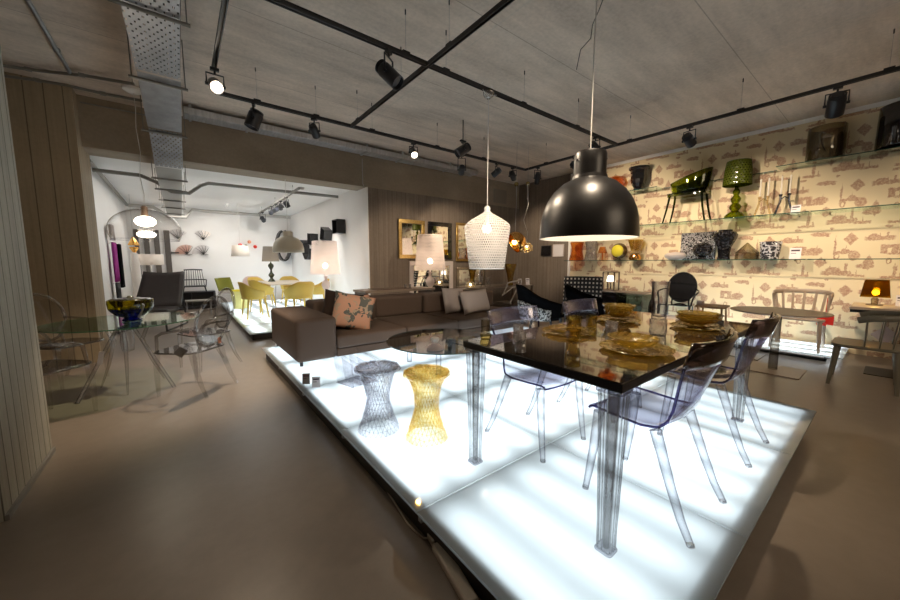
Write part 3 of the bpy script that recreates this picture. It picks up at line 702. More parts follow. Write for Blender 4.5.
def dining_chair(label, x, y, rz, group, z=0.15, band='smoke_band'):
    """clear moulded chair with a blade back; faces local +y"""
    t = thing('clear_dining_chair', label, 'chair', (x, y, z), rz, group)
    prof = [(.235, .430), (.22, .447), (.10, .440), (-.02, .435), (-.085, .442), (-.125, .475), (-.150, .53), (-.175, .60), (-.205, .68), (-.232, .745)]
    wid = [.43, .44, .45, .45, .42, .38, .36, .39, .45, .485]
    def P(u, v):
        f = v * (len(prof) - 1); i = min(int(f), len(prof) - 2); q = f - i
        yy = prof[i][0] * (1 - q) + prof[i + 1][0] * q; zz = prof[i][1] * (1 - q) + prof[i + 1][1] * q; w_ = wid[i] * (1 - q) + wid[i + 1] * q
        c = 2 * u - 1; k = max(0, (v - .45)) / .55
        return (c * w_ / 2, yy + k * .055 * c * c, zz + .012 * c * c * (1 - k))
    g = G().grid(P, 13, 28); obj('seat_shell', g, M['blue_acrylic'], t, smooth=180, solid=.010)
    def Q(u, v):
        c = 2 * u - 1; w_ = .485 + .02 * v
        return (c * w_ / 2, -.234 - .030 * v + .055 * c * c, .75 + .105 * v)
    obj('back_band', G().grid(Q, 13, 6), M[band], t, smooth=180, solid=.022 if band == 'smoke_band' else .012)
    g = G()
    for s in (-1, 1):
        g.tube([P(0 if s < 0 else 1, v / 24) for v in range(25)], .006, 6)
    g.tube([P(u / 12, 0) for u in range(13)], .006, 6)
    obj('rim', g, M['rimdark'], t, smooth=60)
    for s in (-1, 1):
        leg4(t, [[(s * .195, -.07, .435), (s * .200, -.10, .35), (s * .207, -.145, .22), (s * .213, -.195, .09), (s * .218, -.24, .002)]], M['acrylic_leg'], .026, .015, 10)
        obj('foot_tip', G().rod((s * .218, -.24, 0), (s * .217, -.236, .012), .0165, n=10), M['ghost'], t)
        leg4(t, [[(s * .200, .19, .430), (s * .206, .205, .25), (s * .212, .222, .10), (s * .216, .235, .002)]], M['acrylic_leg'], .026, .015, 10)
        obj('foot_tip', G().rod((s * .216, .235, 0), (s * .216, .234, .012), .0165, n=10), M['ghost'], t)
    return t
M['lilac_band'] = acrylic('lilac_band', (0.86, 0.83, 0.90), (0.34, 0.30, 0.44), 1.5, ior=1.8, body=((.6, .55, .72), .05))
M['rimdark'] = acrylic('violet_edge', (0.42, 0.40, 0.62), (0.10, 0.08, 0.25), 1.2)
M['acrylic_leg'] = acrylic('clear_leg', (0.925, 0.925, 0.945), (0.09, 0.085, 0.14), 1.3, ior=1.7)
M['table_leg'] = acrylic('clear_table_leg', (0.90, 0.905, 0.915), (0.05, 0.045, 0.05), 1.2, bump=('noise', 14, .35), ior=1.9, rough=.02)

def ghost_chair(label, x, y, rz, group, mat='ghost', z=0.0, scale=1.0, tagm=None):
    """oval-backed clear armchair; faces local +y"""
    t = thing('oval_back_armchair', label, 'armchair', (x, y, z), rz, group); t.scale = (scale,) * 3
    m = M[mat]; rim = M['ghost_rim'] if mat == 'ghost' else m
    poly = rounded(.50, .46, .12); poly = [(px * (1 - .22 * max(0, -py)), py) for px, py in poly]
    g = G().prism(poly, .435, .452); obj('seat', g, m, t, bevel=.004)
    obj('seat_rim', G().tube([(a, b, .443) for a, b in poly], .009, 6, closed=True), rim, t, smooth=60)
    c = Vector((0, -.262, .725)); up = Vector((0, -.22, 1)).normalized(); R, H = .215, .262
    ring = [c + Vector((math.cos(2 * PI * k / 32) * R, 0, 0)) + up * math.sin(2 * PI * k / 32) * H for k in range(32)]
    obj('back_ring', G().tube(ring, .013, 8, closed=True), rim, t, smooth=60)
    g = G(); g.put([c + (v - c) * .96 for v in ring], [tuple(range(32))]); obj('back_disc', g, m, t, solid=.005)
    for s in (-1, 1):
        obj('back_post', G().tube([(s * .13, -.20, .45), (s * .125, -.215, .50), (s * .13, -.235, .54)], .014, 8), rim, t, smooth=60)
        arm = [(s * .20, -.265, .70), (s * .245, -.20, .69), (s * .285, -.10, .675), (s * .295, .02, .655), (s * .275, .10, .62), (s * .25, .13, .55), (s * .238, .15, .45)]
        obj('arm', G().tube(arm, [.011, .012, .013, .014, .015, .014, .013], 8), rim, t, smooth=60)
    for s in (-1, 1):
        leg4(t, [[(s * .225, .17, .44), (s * .228, .18, .2), (s * .225, .185, 0)]], m, .030, .014, 4)
        leg4(t, [[(s * .185, -.17, .44), (s * .19, -.20, .3), (s * .20, -.26, .12), (s * .21, -.32, 0)]], m, .030, .014, 4)
    return t
M['ghost_rim'] = acrylic('ghost_edge', (0.80, 0.79, 0.78), (0.30, 0.28, 0.27), 1.3, ior=1.9)

def shell_chair(label, x, y, rz, group, mat, z=0, legm=None, back=.80, arm=.62, seat=.44, w=.30, d=.27, cat='armchair', name='tub_armchair', legr=(.02, .012), outer=None, splay=1.15, scale=1.0, drop=.05):
    """wrap-around tub armchair; faces local +y"""
    t = thing(name, label, cat, (x, y, z), rz, group); t.scale = (scale,) * 3
    legm = legm or mat
    def prof(u):
        a = math.radians(-215 + 250 * u) # from right front round the back to left front
        return a
    def P(u, v):
        a = prof(u); ca, sa = math.cos(a), math.sin(a)
        k = max(0.0, -sa); top = arm + (back - arm) * min(1, k ** 1.5 * 1.15); fr = max(0.0, sa)
        top -= fr * .10
        zz = seat - drop + (top - seat + drop) * v; fl = .86 + .14 * v + .10 * v * k
        return (ca * w * fl, sa * d * fl, zz)
    obj('tub_shell', G().grid(P, 37, 8), mat, t, smooth=180, solid=.016)
    if outer: 
        def P2(u, v):
            p = P(.12 + .76 * u, v * .55); return (p[0] * 1.05, p[1] * 1.05, p[2] - .005)
        obj('outer_shell', G().grid(P2, 25, 5), outer, t, smooth=180, solid=.008)
    g = G().prism([(math.cos(2 * PI * k / 24) * w * .92, math.sin(2 * PI * k / 24) * d * .95 + .0) for k in range(24)], seat - .02, seat + .012)
    obj('seat', g, mat, t, bevel=.006)
    for s in (-1, 1):
        for q in (-1, 1):
            leg4(t, [[(s * w * .62, q * d * .60, seat - .02), (s * w * .62 * splay, q * d * .60 * splay * 1.1, 0)]], legm, legr[0], legr[1], 8)
    return t

def slat_chair(label, x, y, rz, group, mat, z=0, H=.78, tagc=None):
    """plastic armchair with a half-round rail on upright slats; faces local +y"""
    t = thing('slat_back_armchair', label, 'armchair', (x, y, z), rz, group)
    obj('seat', G().prism(rounded(.54, .50, .09), .425, .455), mat, t, bevel=.01)
    def R(u):
        a = math.radians(-200 + 220 * u); return Vector((math.cos(a) * .30, math.sin(a) * .28 - .02, H + .02 * max(0, -math.sin(a)) - .03 * max(0, math.sin(a)) * 3))
    pts = arc(R, 22)
    g = G().tube(pts, .022, 8, sq=(1.5, .6)); obj('top_rail', g, mat, t, smooth=50)
    for k in range(9):
        p = R(.06 + .88 * k / 8); b = Vector((p.x * .84, p.y * .84, .44))
        obj('slat', G().tube([b, b.lerp(p, .5) + Vector((0, 0, 0)), p], .017, 6, sq=(.45, 1.0)), mat, t, smooth=50)
    leg4(t, [[(s * .225, .20 * q, .43), (s * .245, .20 * q + .035 * q, 0)] for s in (-1, 1) for q in (-1, 1)], mat, .026, .016, 8)
    return t

def frame_tree(name, label, cat, x0, x1, z0, z1, y, fr, fm, inner, depth=.04, group=None, flip=False, tilt=0, loc=None):
    """framed mirror or picture hung on a wall facing -y (or -x when flip)"""
    t = thing(name, label, cat, loc or ((x0, y, z0) if not flip else (y, x0, z0)), 0, group)
    W = abs(x1 - x0); H = z1 - z0; g = G()
    def B(a, b, c, d, e, f):
        if flip: g.span(e, f, a, b, c, d)
        else: g.span(a, b, e, f, c, d)
    B(0, W, 0, fr, -depth, 0); B(0, W, H - fr, H, -depth, 0); B(0, fr, fr, H - fr, -depth, 0); B(W - fr, W, fr, H - fr, -depth, 0)
    obj('frame', g, fm, t, bevel=.008, weld=False)
    g = G(); B(fr * .9, W - fr * .9, fr * .9, H - fr * .9, -depth * .45, -depth * .2); obj('mirror_glass' if 'mirror' in name else 'picture', g, inner, t)
    return t

# ---------------------------------------------------------------- black dining table
TT = 0.88
t = thing('dining_table', 'long dining table with a glossy black top on clear square legs', 'table', (1.25, .58, .15))
TL, TWd = 2.02, .91
obj('tabletop', G().span(0, TL, 0, TWd, TT - .15 - .040, TT - .15 - .004), M['table_edge'], t, bevel=.003)
obj('glass_surface', G().span(.002, TL - .002, .002, TWd - .002, TT - .15 - .0035, TT - .15), M['table_black'], t)
for lx in (.052, TL - .052):
    for ly in (.055, TWd - .055):
        g = G(); w2 = .046
        prof = []
        for sx, sy in ((1, 1), (-1, 1), (-1, -1), (1, -1)):
            pass
        def flute(sc_, zz):
            pts = []
            for k in range(48):
                a = 2 * PI * k / 48; q = 1 / max(abs(math.cos(a)), abs(math.sin(a))) ** .8
                r_ = sc_ * q * (1 + (.05 if k % 4 < 2 else -.05)); pts.append((lx + r_ * math.cos(a), ly + r_ * math.sin(a), zz))
            return pts
        HL = TT - .15 - .056
        lv = [(.030, .010), (.031, .10), (.037, .35), (.044, .60), (.047, HL)]
        vs = []; fs = []
        for sc_, zz in lv: vs += flute(sc_, zz)
        for j in range(len(lv) - 1):
            for k in range(48): fs.append((j * 48 + k, j * 48 + (k + 1) % 48, (j + 1) * 48 + (k + 1) % 48, (j + 1) * 48 + k))
        g.put(vs, fs); obj('leg', g, M['table_leg'], t, smooth=35)
        obj('leg_streak_rod', G().tube([(lx, ly, .012), (lx, ly, HL)], [.012, .022], 12), M['table_leg2'], t, smooth=60)  # added rod that carries the dark reflection streak of the leg
        obj('leg_foot', G().prism(rounded(.072, .072, .014, 3, lx, ly), .0005, .0095), M['acrylic_leg'], t, bevel=.002)
        obj('leg_cap', G().prism(rounded(.108, .108, .02, 3, lx, ly), TT - .15 - .0555, TT - .15 - .0405), M['acrylic_leg'], t, bevel=.002)

grp = 'clear dining chairs around the black table'
dining_chair('clear dining chair nearest the camera on the wallpaper side of the black table', 1.81, .665, 0, grp)
dining_chair('clear dining chair behind the nearest one, at the wallpaper-side edge of the table', 2.73, .665, 0, grp)
dining_chair('clear dining chair on the sofa side of the black table near the tall slim tumbler', 1.83, 1.42, PI, grp, band='lilac_band')
dining_chair('clear dining chair on the sofa side of the black table before the armchairs', 2.66, 1.42, PI, grp, band='lilac_band')

# ---------------------------------------------------------------- table settings
def scallop(prof, n, amp): return prof
def plate(name, label, x, y, r, z, h=.018, group='amber tableware on the black table', mat='amber'):
    g = G(); n = 48
    prof = [(0, .003), (r * .62, .003), (r * .72, h * .5), (r * .97, h), (r, h + .003), (r * .975, h - .002), (r * .74, h * .5 - .005), (r * .60, 0), (0, 0)]
    return single(name, g.studs(prof, 32, .022, 2), M[mat], label, 'plate', group, loc=(x, y, z))
def bowl(name, label, x, y, r, h, z, mat='amber', group='amber tableware on the black table', cat='bowl', jag=.02):
    prof = [(0, .004), (r * .45, .006), (r * .72, h * .28), (r * .90, h * .62), (r, h), (r * .965, h), (r * .86, h * .60), (r * .66, h * .30), (r * .42, .0), (0, 0)]
    return single(name, G().studs(prof, 26, .035, 2), M[mat], label, cat, group, loc=(x, y, z))
def tumbler(name, label, x, y, r, h, z, mat='crystal', group='glassware on the black table', r2=None, cat='tumbler'):
    r2 = r2 or r * 1.08
    prof = [(0, 0), (r, 0), (r * 1.02, h * .1), (r2, h), (r2 * .94, h), (r * .92, h * .12), (0, h * .1)]
    return single(name, G().studs(prof, 14, .045, 3), M[mat], label, cat, group, loc=(x, y, z))
Z = TT
def stack(tag_, x, y, top, extra=None):
    plate('dinner_plate', 'large amber plate under the setting ' + tag_, x, y, .155, Z, .014)
    plate('side_plate', 'middle amber plate of the setting ' + tag_, x, y, .120, Z + .0155, .016)
    if top: bowl('cereal_bowl', 'amber bowl topping the setting ' + tag_, x + .005, y, top[0], top[1], Z + .031)
plate('dinner_plate', 'large amber plate nearest the table corner by the closest chair', 1.79, .775, .170, Z, .016)
bowl('cereal_bowl', 'amber bowl with scalloped rim on the plate nearest the table corner', 1.785, .79, .118, .052, Z + .0175)
stack('on the wallpaper side at the far chair', 2.74, .80, None)
bowl('cereal_bowl', 'lower of two stacked amber bowls by the second wallpaper-side chair', 2.74, .80, .125, .045, Z + .031)
bowl('cereal_bowl', 'upper of two stacked amber bowls by the second wallpaper-side chair', 2.74, .80, .122, .045, Z + .062)
stack('on the sofa side behind the yellow tumblers', 1.90, 1.24, None)
stack('in the middle of the sofa side of the table', 2.60, 1.27, (.10, .055))
bowl('cereal_bowl', 'amber bowl nested in the stack on the sofa side of the table', 2.61, 1.27, .115, .05, Z + .075)
tumbler('amber_tumbler', 'yellow-amber tumbler, lower of the pair stacked near the sofa side edge', 1.73, 1.09, .036, .075, Z, 'amber_glass')
tumbler('amber_tumbler', 'yellow-amber tumbler, upper of the pair stacked near the sofa side edge', 1.73, 1.09, .040, .065, Z + .076, 'amber_glass')
tumbler('crystal_tumbler', 'small clear cut tumbler left of the stacked yellow tumblers', 1.49, 1.27, .030, .058, Z)
tumbler('crystal_tumbler', 'clear cut tumbler in front of the sofa-side plate stack', 2.14, 1.08, .034, .07, Z)
tumbler('crystal_tumbler', 'clear cut tumbler behind the stacked yellow tumblers', 1.62, 1.40, .03, .06, Z)
tumbler('amber_tumbler', 'lone amber tumbler between the two sofa-side plate stacks', 2.18, 1.24, .034, .085, Z, 'amber_glass')
t = thing('tall_vase', 'tall clear glass vase with a cut-glass base on the black table', 'vase', (2.27, .86, Z), 0)
obj('base', G().studs([(.01, 0), (.042, 0), (.046, .02), (.046, .10), (.01, .10)], 22, .03, 4), M['crystal'], t)
obj('column', G().lathe([(.040, .101), (.046, .30), (.050, .33), (.044, .33), (.034, .12), (0, .11)], 28), M['acrylic_leg'], t, smooth=50)
t = thing('tall_tumbler', 'tall slim tumbler with a yellow-amber base on the sofa-side table corner', 'glass', (1.37, 1.43, Z), 0)
obj('base', G().lathe([(0, 0), (.026, 0), (.032, .012), (.031, .035), (0, .036)], 24), M['amber_glass'], t, smooth=50)
obj('cup', G().lathe([(.027, .0365), (.026, .10), (.028, .118), (.0255, .118), (.023, .045), (0, .04)], 24), M['smoke_light'] if 'smoke_light' in M else M['crystal'], t, smooth=50)

# ---------------------------------------------------------------- pendants
t = thing('dome_pendant', 'large black dome pendant lamp with a white inside over the dining table', 'pendant lamp', (2.13, 1.27, 1.48))
R = .305
outp = [(R, 0), (R * .997, .05), (R * .975, .12), (R * .93, .18), (R * .85, .24), (R * .72, .30), (R * .54, .35), (R * .36, .378), (R * .345, .40)]
inp = [(r - .006, z - .004) for r, z in reversed(outp)]; inp[-1] = (R - .005, .001)
obj('shade', G().lathe(outp + [(R * .33, .40)], 64), M['dome_black'] if 'dome_black' in M else M['black'], t, smooth=40)
obj('shade_lining', G().lathe(inp + [(R, 0)], 64), M['white_gloss'], t, smooth=40)
g = G().lathe([(0, .40), (R * .325, .395), (R * .325, .475), (R * .33, .53), (R * .31, .545), (0, .545)], 40); obj('cap', g, M['dome_black'] if 'dome_black' in M else M['black'], t, smooth=40)
for a in (40, 160, 280):
    q = math.radians(a); obj('cap_screw', G().rod((math.cos(q) * R * .32, math.sin(q) * R * .32, .49), (math.cos(q) * R * .36, math.sin(q) * R * .36, .49), .006), M['chrome'], t)
obj('bulb', G().ball(0, 0, .20, .045), M['bulb'], t, smooth=180)
obj('bulb_neck', G().rod((0, 0, .24), (0, 0, .39), .022), M['white_gloss'], t, smooth=40)
obj('cable', G().tube([(0, 0, .545), (0, .005, 1.2), (.005, 0, 1.6), (-.01, .01, 1.85), (0, 0, 2.02)], .004, 6), M['clear_wire'], t, smooth=60)
t = thing('ceiling_cable', 'thin dark cable looping down from the ceiling above the black dome pendant', 'cable', (2.85, 1.72, CH))
obj('wire', G().tube([(0, -.1, 0), (.02, -.03, -.10), (.0, .01, -.20), (.03, .04, -.28), (-.02, .10, -.36), (-.04, .12, -.52)], .0035, 6), M['black'], t, smooth=60)

def ribbed(prof, n=64): return G().lathe(prof, n)
t = thing('bottle_pendant', 'white lattice bottle-shaped pendant lamp hanging over the coffee table', 'pendant lamp', (2.66, 2.77, 1.26))
bp = [(.185, 0), (.192, .01), (.205, .12), (.222, .25), (.240, .38), (.247, .44), (.243, .465), (.21, .50), (.165, .53), (.115, .56), (.07, .585), (.042, .605)]
obj('shade', G().lathe(bp, 88, jag=.006), M['pend_lat'], t, smooth=70)
obj('rim', G().lathe([(.183, -.004), (.190, -.006), (.194, .004), (.187, .008)], 64), M['white_gloss'], t, smooth=60)
obj('finial', G().lathe([(.042, .603), (.03, .625), (.036, .645), (.026, .665), (.008, .675), (0, .675)], 24), M['frost'] if 'frost' in M else M['white_gloss'], t, smooth=60)
obj('bulb', G().ball(0, 0, .43, .050), M['bulb_pend'], t, smooth=180)
obj('socket', G().rod((0, 0, .475), (0, 0, .6), .02), M['white_gloss'], t)
obj('cable', G().rod((0, 0, .675), (0, 0, 1.78), .005, n=6), M['clear_wire'], t)
obj('canopy', G().lathe([(0, 1.78), (.02, 1.77), (.055, 1.80), (.06, 1.83), (.03, 1.85), (0, 1.85)], 20), M['crystal'], t, smooth=50)
obj('loop', G().tube([(-.05, 0, 1.81), (-.11, 0, 1.87), (-.06, .03, 1.93), (0, .03, 1.86), (.07, .02, 1.92), (.12, 0, 1.84), (.05, 0, 1.82)], .0035, 6), M['clear_wire'], t, smooth=60)

t = thing('bubble_pendant', 'clear glass bubble pendant with a glowing opal disc over the round glass table', 'pendant lamp', (-.28, 5.12, 1.56))
R = .315
pts = []
for k in range(17):
    a = math.radians(-24 + 104 * k / 16); pts.append((R * math.cos(a) if k < 16 else .05, .115 + (.235 if a > 0 else .25) * math.sin(a)))
pts[-1] = (.045, pts[-1][1])
obj('glass_bubble', G().lathe(pts, 64), M['bubble'], t, smooth=180)
obj('rim', G().tube([(math.cos(2 * PI * k / 48) * pts[0][0], math.sin(2 * PI * k / 48) * pts[0][0], pts[0][1]) for k in range(48)], .004, 6, closed=True), M['acrylic'], t, smooth=60)
obj('opal_globe', G().ball(0, 0, .215, .092, sz=.62, n=24), M['bulb_soft'], t, smooth=180)
obj('lower_disc', G().ball(0, 0, .075, .082, sz=.42, n=24), M['bulb_soft'], t, smooth=180)
obj('socket', G().lathe([(0, .26), (.030, .26), (.030, .37), (.012, .385), (0, .385)], 20), M['walnut'], t, smooth=40)
obj('cable', G().tube([(0, 0, .38), (.012, 0, .5), (-.01, 0, .7), (.012, .0, .95), (-.006, 0, 1.2), (.006, 0, 1.4), (0, 0, 1.56)], .003, 6), M['clear_wire'], t, smooth=60)
obj('canopy', G().lathe([(0, 1.55), (.035, 1.545), (.088, 1.575), (.09, 1.595), (.04, 1.62), (0, 1.62)], 24), M['white_gloss'], t, smooth=50)
obj('ceiling_stem', G().rod((0, 0, 1.62), (0, 0, 1.94), .004, n=6), M['conduit'], t)

t = thing('gold_pendant', 'gold half-dome pendant lamp half hidden behind the white bottle pendant', 'pendant lamp', (4.93, 4.38, 1.53))
g = G(); g.M = Matrix.Translation((0, 0, .17)) @ Matrix.Rotation(math.radians(-62), 4, Vector((.6, -.3, 0)).normalized().cross(Vector((0, 0, 1))))
g.lathe([(.195 * math.cos(math.radians(a)), .195 * math.sin(math.radians(a))) for a in range(-12, 91, 6)], 40); obj('dome', g, M['gold_lamp'], t, smooth=180, solid=.004)
obj('bulb', G().ball(-.03, 0, .17, .035), M['bulb_soft'], t, smooth=180)
obj('cable', G().tube([(0, 0, .36), (-.01, 0, .5), (.012, 0, .9), (0, 0, 1.2)], .003, 6), M['clear_wire'], t, smooth=60)
obj('canopy', G().ball(0, 0, 1.22, .04), M['amber_glass'], t, smooth=60)
obj('stem', G().rod((0, 0, 1.25), (0, 0, 1.968), .0025, n=6), M['wire'], t)
t = thing('cluster_pendant', 'small glowing crystal cluster pendant against the brown wall', 'pendant lamp', (5.31, 4.43, 1.61))
g = G()
for k in range(34):
    a = random.uniform(0, 2 * PI); p = math.acos(random.uniform(-1, 1)); g.ball(.10 * math.sin(p) * math.cos(a), .10 * math.sin(p) * math.sin(a), .075 * math.cos(p), .034, n=8)
o = obj('crystals', g, M['crystal_warm'] if 'crystal_warm' in M else M['crystal'], t, smooth=60); o['kind'] = 'stuff'
obj('bulb', G().ball(0, 0, 0, .035), M['bulb_soft'], t, smooth=180)
obj('cable', G().tube([(0, 0, .07), (.02, 0, .3), (-.10, 0, .52), (.02, 0, .8), (0, 0, 1.18)], .003, 6), M['clear_wire'], t, smooth=60)
obj('canopy', G().ball(0, 0, 1.21, .04), M['amber_glass'], t, smooth=60)
obj('stem', G().rod((0, 0, 1.24), (0, 0, 1.90), .0025, n=6), M['wire'], t)

# ---------------------------------------------------------------- sofa, cushions, coffee table, stools
t = thing('sofa', 'long low brown fabric sofa with a block arm on the lit platform', 'sofa', (.95, 4.0, .15))
obj('armrest', G().span(0, .46, 0, 1.36, .05, .545), M['fabric'], t, bevel=.045, seg=4)
obj('base', G().span(.46, 3.98, .03, 1.34, .045, .15), M['fabric'], t, bevel=.02)
for k, (a, b) in enumerate(((.465, 1.42), (1.43, 2.32), (2.33, 3.25), (3.26, 3.98))):
    obj('seat_cushion', G().span(a, b, .0, 1.0, .15, .305), M['fabric'], t, bevel=.035, seg=4)
    obj('back_cushion', G().span(a, b, .92 if k != 1 else .98, 1.36, .30, .63 if k != 1 else .64), M['fabric'], t, bevel=.05, seg=4)
for x, y in ((.06, .06), (.06, 1.28), (2.0, .12), (3.8, .12), (3.9, 1.28), (2.0, 1.28)):
    obj('foot', G().rod((x, y, 0), (x, y, .055), .018), M['black'], t)
def cushion(label, loc, rot, wdt, h, th, mat, group=None):
    g = G().pillow(wdt, h, th); o = single('cushion', g, M[mat], label, 'cushion', group, smooth=180, weld=True); o.location = loc; o.rotation_euler = rot; return o
cushion('dark brown cushion leaning on the sofa arm behind the floral cushion', (1.70, 4.60, .71), (-.35, .18, -.45), .52, .46, .16, 'pillow_dark')
cushion('floral cushion in salmon and grey standing in the sofa corner', (1.76, 4.36, .68), (-.42, .22, -.35), .54, .50, .15, 'floral')
cushion('small salmon cushion peeping out behind the floral cushion', (2.0, 4.78, .66), (-.25, .0, 0), .42, .40, .12, 'floral')
cushion('pale grey cushion leaning back, hidden in part by its twin', (3.74, 4.70, .67), (-.28, .05, .1), .52, .46, .15, 'pillow_grey')
cushion('pale grey cushion in front of its twin at the middle of the sofa', (4.02, 4.46, .655), (-.34, -.04, .0), .64, .42, .17, 'pillow_grey')

t = thing('coffee_table', 'low round coffee table with a smoked glass top in front of the sofa', 'coffee table', (2.38, 3.18, .15))
obj('glass_top', G().lathe([(0, .272), (.66, .272), (.665, .277), (.66, .282), (0, .282)], 72), M['coffee_glass'], t, smooth=40)
obj('edge', G().tube([(math.cos(2 * PI * k / 72) * .665, math.sin(2 * PI * k / 72) * .665, .277) for k in range(72)], .005, 6, closed=True), M['edge_glass'], t)
for a in (45, 135, 225, 315):
    q = math.radians(a); obj('leg', G().rod((math.cos(q) * .42, math.sin(q) * .42, 0), (math.cos(q) * .42, math.sin(q) * .42, .271), .03), M['acrylic_leg'], t, smooth=40)
t = thing('table_lamp', 'little pinkish glass lamp with a round knob on the coffee table', 'table lamp', (2.02, 2.86, .432))
obj('base', G().lathe([(0, 0), (.085, 0), (.088, .01), (.07, .035), (.03, .06), (.024, .065), (0, .065)], 32), M['pinkglow'] if 'pinkglow' in M else M['shade_white'], t, smooth=60)
obj('knob', G().lathe([(0, .066), (.026, .07), (.042, .095), (.046, .115), (.035, .125), (0, .127)], 32), M['shade_white'], t, smooth=60)
t = thing('glass_tray', 'clear glass tray with upturned edges on the coffee table', 'tray', (2.56, 2.95, .432), .2)
obj('tray_base', G().prism(rounded(.44, .30, .05), .0, .008), M['acrylic'], t)
g = G(); P4 = rounded(.44, .30, .05)
g.grid(lambda u, v: (P4[int(u * 28) % 28][0] * (1 + .14 * v), P4[int(u * 28) % 28][1] * (1 + .14 * v), .004 + .045 * v), 29, 3); obj('tray_edge', g, M['ghost'], t, smooth=60)

def stone_stool(label, x, y, mat):
    t = thing('faceted_stool', label, 'stool', (x, y, .15))
    prof = []
    n = 26; rows = 13; H = .45
    def rad(q): return .080 + .062 * abs(2 * q - 1.04) ** 1.6 + (.012 if q > .93 else 0)
    g = G(); vs = []; fs = []
    for i in range(rows + 1):
        q = i / rows
        r = rad(q) * (1.0 if 0 < i < rows else .99)
        for k in range(n):
            a = 2 * PI * (k + .5 * (i % 2)) / n; rr = r * random.uniform(.955, 1.03)
            vs.append((rr * math.cos(a), rr * math.sin(a), q * H + (random.uniform(-.006, .006) if 0 < i < rows else 0)))
    for i in range(rows):
        for k in range(n):
            a, b = i * n + k, i * n + (k + 1) % n; c, d = a + n, (i + 1) * n + (k + 1) % n
            if i % 2 == 0: fs += [(a, b, c), (b, d, c)]
            else: fs += [(a, d, c), (a, b, d)]
    g.put(vs, fs); obj('faceted_body', g, M[mat], t, solid=.006)
    g = G(); vs = [(0, 0, H + .004)]; fs = []; R0 = rad(1)
    for j, rr in enumerate((.33, .66, 1.0, 1.06)):
        for k in range(n): a = 2 * PI * (k + .5 * (j % 2)) / n; q = R0 * rr * random.uniform(.96, 1.03); vs.append((q * math.cos(a), q * math.sin(a), H + (.004 if rr < 1.03 else -.014) + random.uniform(-.003, .003)))
    for k in range(n): fs.append((0, 1 + k, 1 + (k + 1) % n))
    for j in range(3):
        for k in range(n): a = 1 + j * n + k; b = 1 + j * n + (k + 1) % n; fs += [(a, b, a + n), (b, b + n, a + n)]
    g.put(vs, fs); obj('seat', g, M[mat], t, solid=.008)
    return t
stone_stool('clear faceted hourglass stool standing left of the yellow one', 1.035, 2.16, 'stool_clear')
stone_stool('yellow faceted hourglass stool on the lit platform', 1.245, 1.86, 'stool_gold')

t = thing('magazine_rack', 'clear acrylic magazine rack on the platform before the sofa', 'magazine rack', (1.18, 3.12, .15), .25)
for x in (0, .09, .18, .27):
    g = G(); a = .10 if x in (0, .27) else .06
    g.put([(x, -.10, 0), (x, .16, 0), (x + .0, .22, .20 + a), (x + .0, -.10, .17 + a * .5)], [(0, 1, 2, 3)])
    obj('divider', g, M['acrylic'], t, solid=.006)
obj('base', G().span(-.01, .28, -.10, .17, 0, .008), M['acrylic'], t)
def card(label, x, y, z, rz, mat, wd=.055, h=.085, tilt=.15, lines=(.7, .5), group='price cards', ink='ink'):
    t = thing('price_card', label, 'card', (x, y, z), rz, group)
    g = G(); g.M = Matrix.Rotation(-tilt, 4, 'X'); g.span(-wd / 2, wd / 2, -.0015, .0015, 0, h); obj('card_sheet', g, M[mat], t)
    for q, l in zip(lines, (.75, .45, .3)):
        g = G(); g.M = Matrix.Rotation(-tilt, 4, 'X'); g.span(-wd * .38, -wd * .38 + wd * l, -.003, -.0016, h * q, h * q + h * (.14 if l > .6 else .05)); obj('print_line', g, M[ink], t)
    return t
card('white price card on the platform corner, in front of the grey one', .935, 3.27, .15, -.5, 'paper', .075, .10)
card('grey price card on the platform corner beside the sofa arm', .885, 3.42, .15, -.5, 'greycard', .07, .105)

# cable and power strip under the platform edge
t = thing('power_strip', 'pale power strip lying under the near edge of the platform', 'power strip', (.825, 1.04, 0), -1.75)
obj('body', G().span(-.16, .16, -.028, .028, .002, .04), M['cable'], t, bevel=.008)
obj('cord', G().tube([(.16, 0, .02), (.26, .01, .015), (.36, .05, .01), (.5, .06, .01)], .005, 6), M['cable'], t, smooth=60)
obj('plug', G().span(-.235, -.175, -.02, .02, .004, .035), M['cable'], t, bevel=.006)
o = single('floor_cable', G().tube([(.885, 3.1, .01), (.86, 2.7, .01), (.885, 2.35, .01), (.86, 2.1, .01), (.87, 1.85, .01), (.845, 1.6, .01), (.82, 1.40, .01), (.83, 1.28, .01), (.885, 1.245, .012)], .0045, 6), M['cable'],
           'thin pale cable snaking along the floor under the platform edge', 'cable', smooth=60)
# ---------------------------------------------------------------- round glass table at the left
t = thing('glass_dining_table', 'round clear glass table by the concrete pillar', 'table', (-.50, 4.92, 0))
for s in (-1, 1):
    obj('cross_leg', G().tube([(s * .05, -.12 * s, .70), (s * .20, -.16, .35), (s * .36, -.30, 0)], .016, 8), M['acrylic_leg'], t, smooth=60)
obj('glass_top', G().lathe([(0, .708), (.615, .708), (.62, .714), (.615, .72), (0, .72)], 72), M['table_glass'], t, smooth=40)
obj('edge', G().tube([(math.cos(2 * PI * k / 80) * .62, math.sin(2 * PI * k / 80) * .62, .714) for k in range(80)], .0045, 6, closed=True), M['edge_green'] if 'edge_green' in M else M['edge_glass'], t)
for k in range(3):
    a = 2 * PI * k / 3 + .5; ca, sa = math.cos(a), math.sin(a)
    obj('leg', G().tube([(ca * .30, sa * .30, 0), (ca * .20, sa * .20, .25), (ca * .13, sa * .13, .5), (ca * .22, sa * .22, .705)], [.018, .035, .05, .04], 8, sq=(1, .4)), M['ghost'], t, smooth=50)
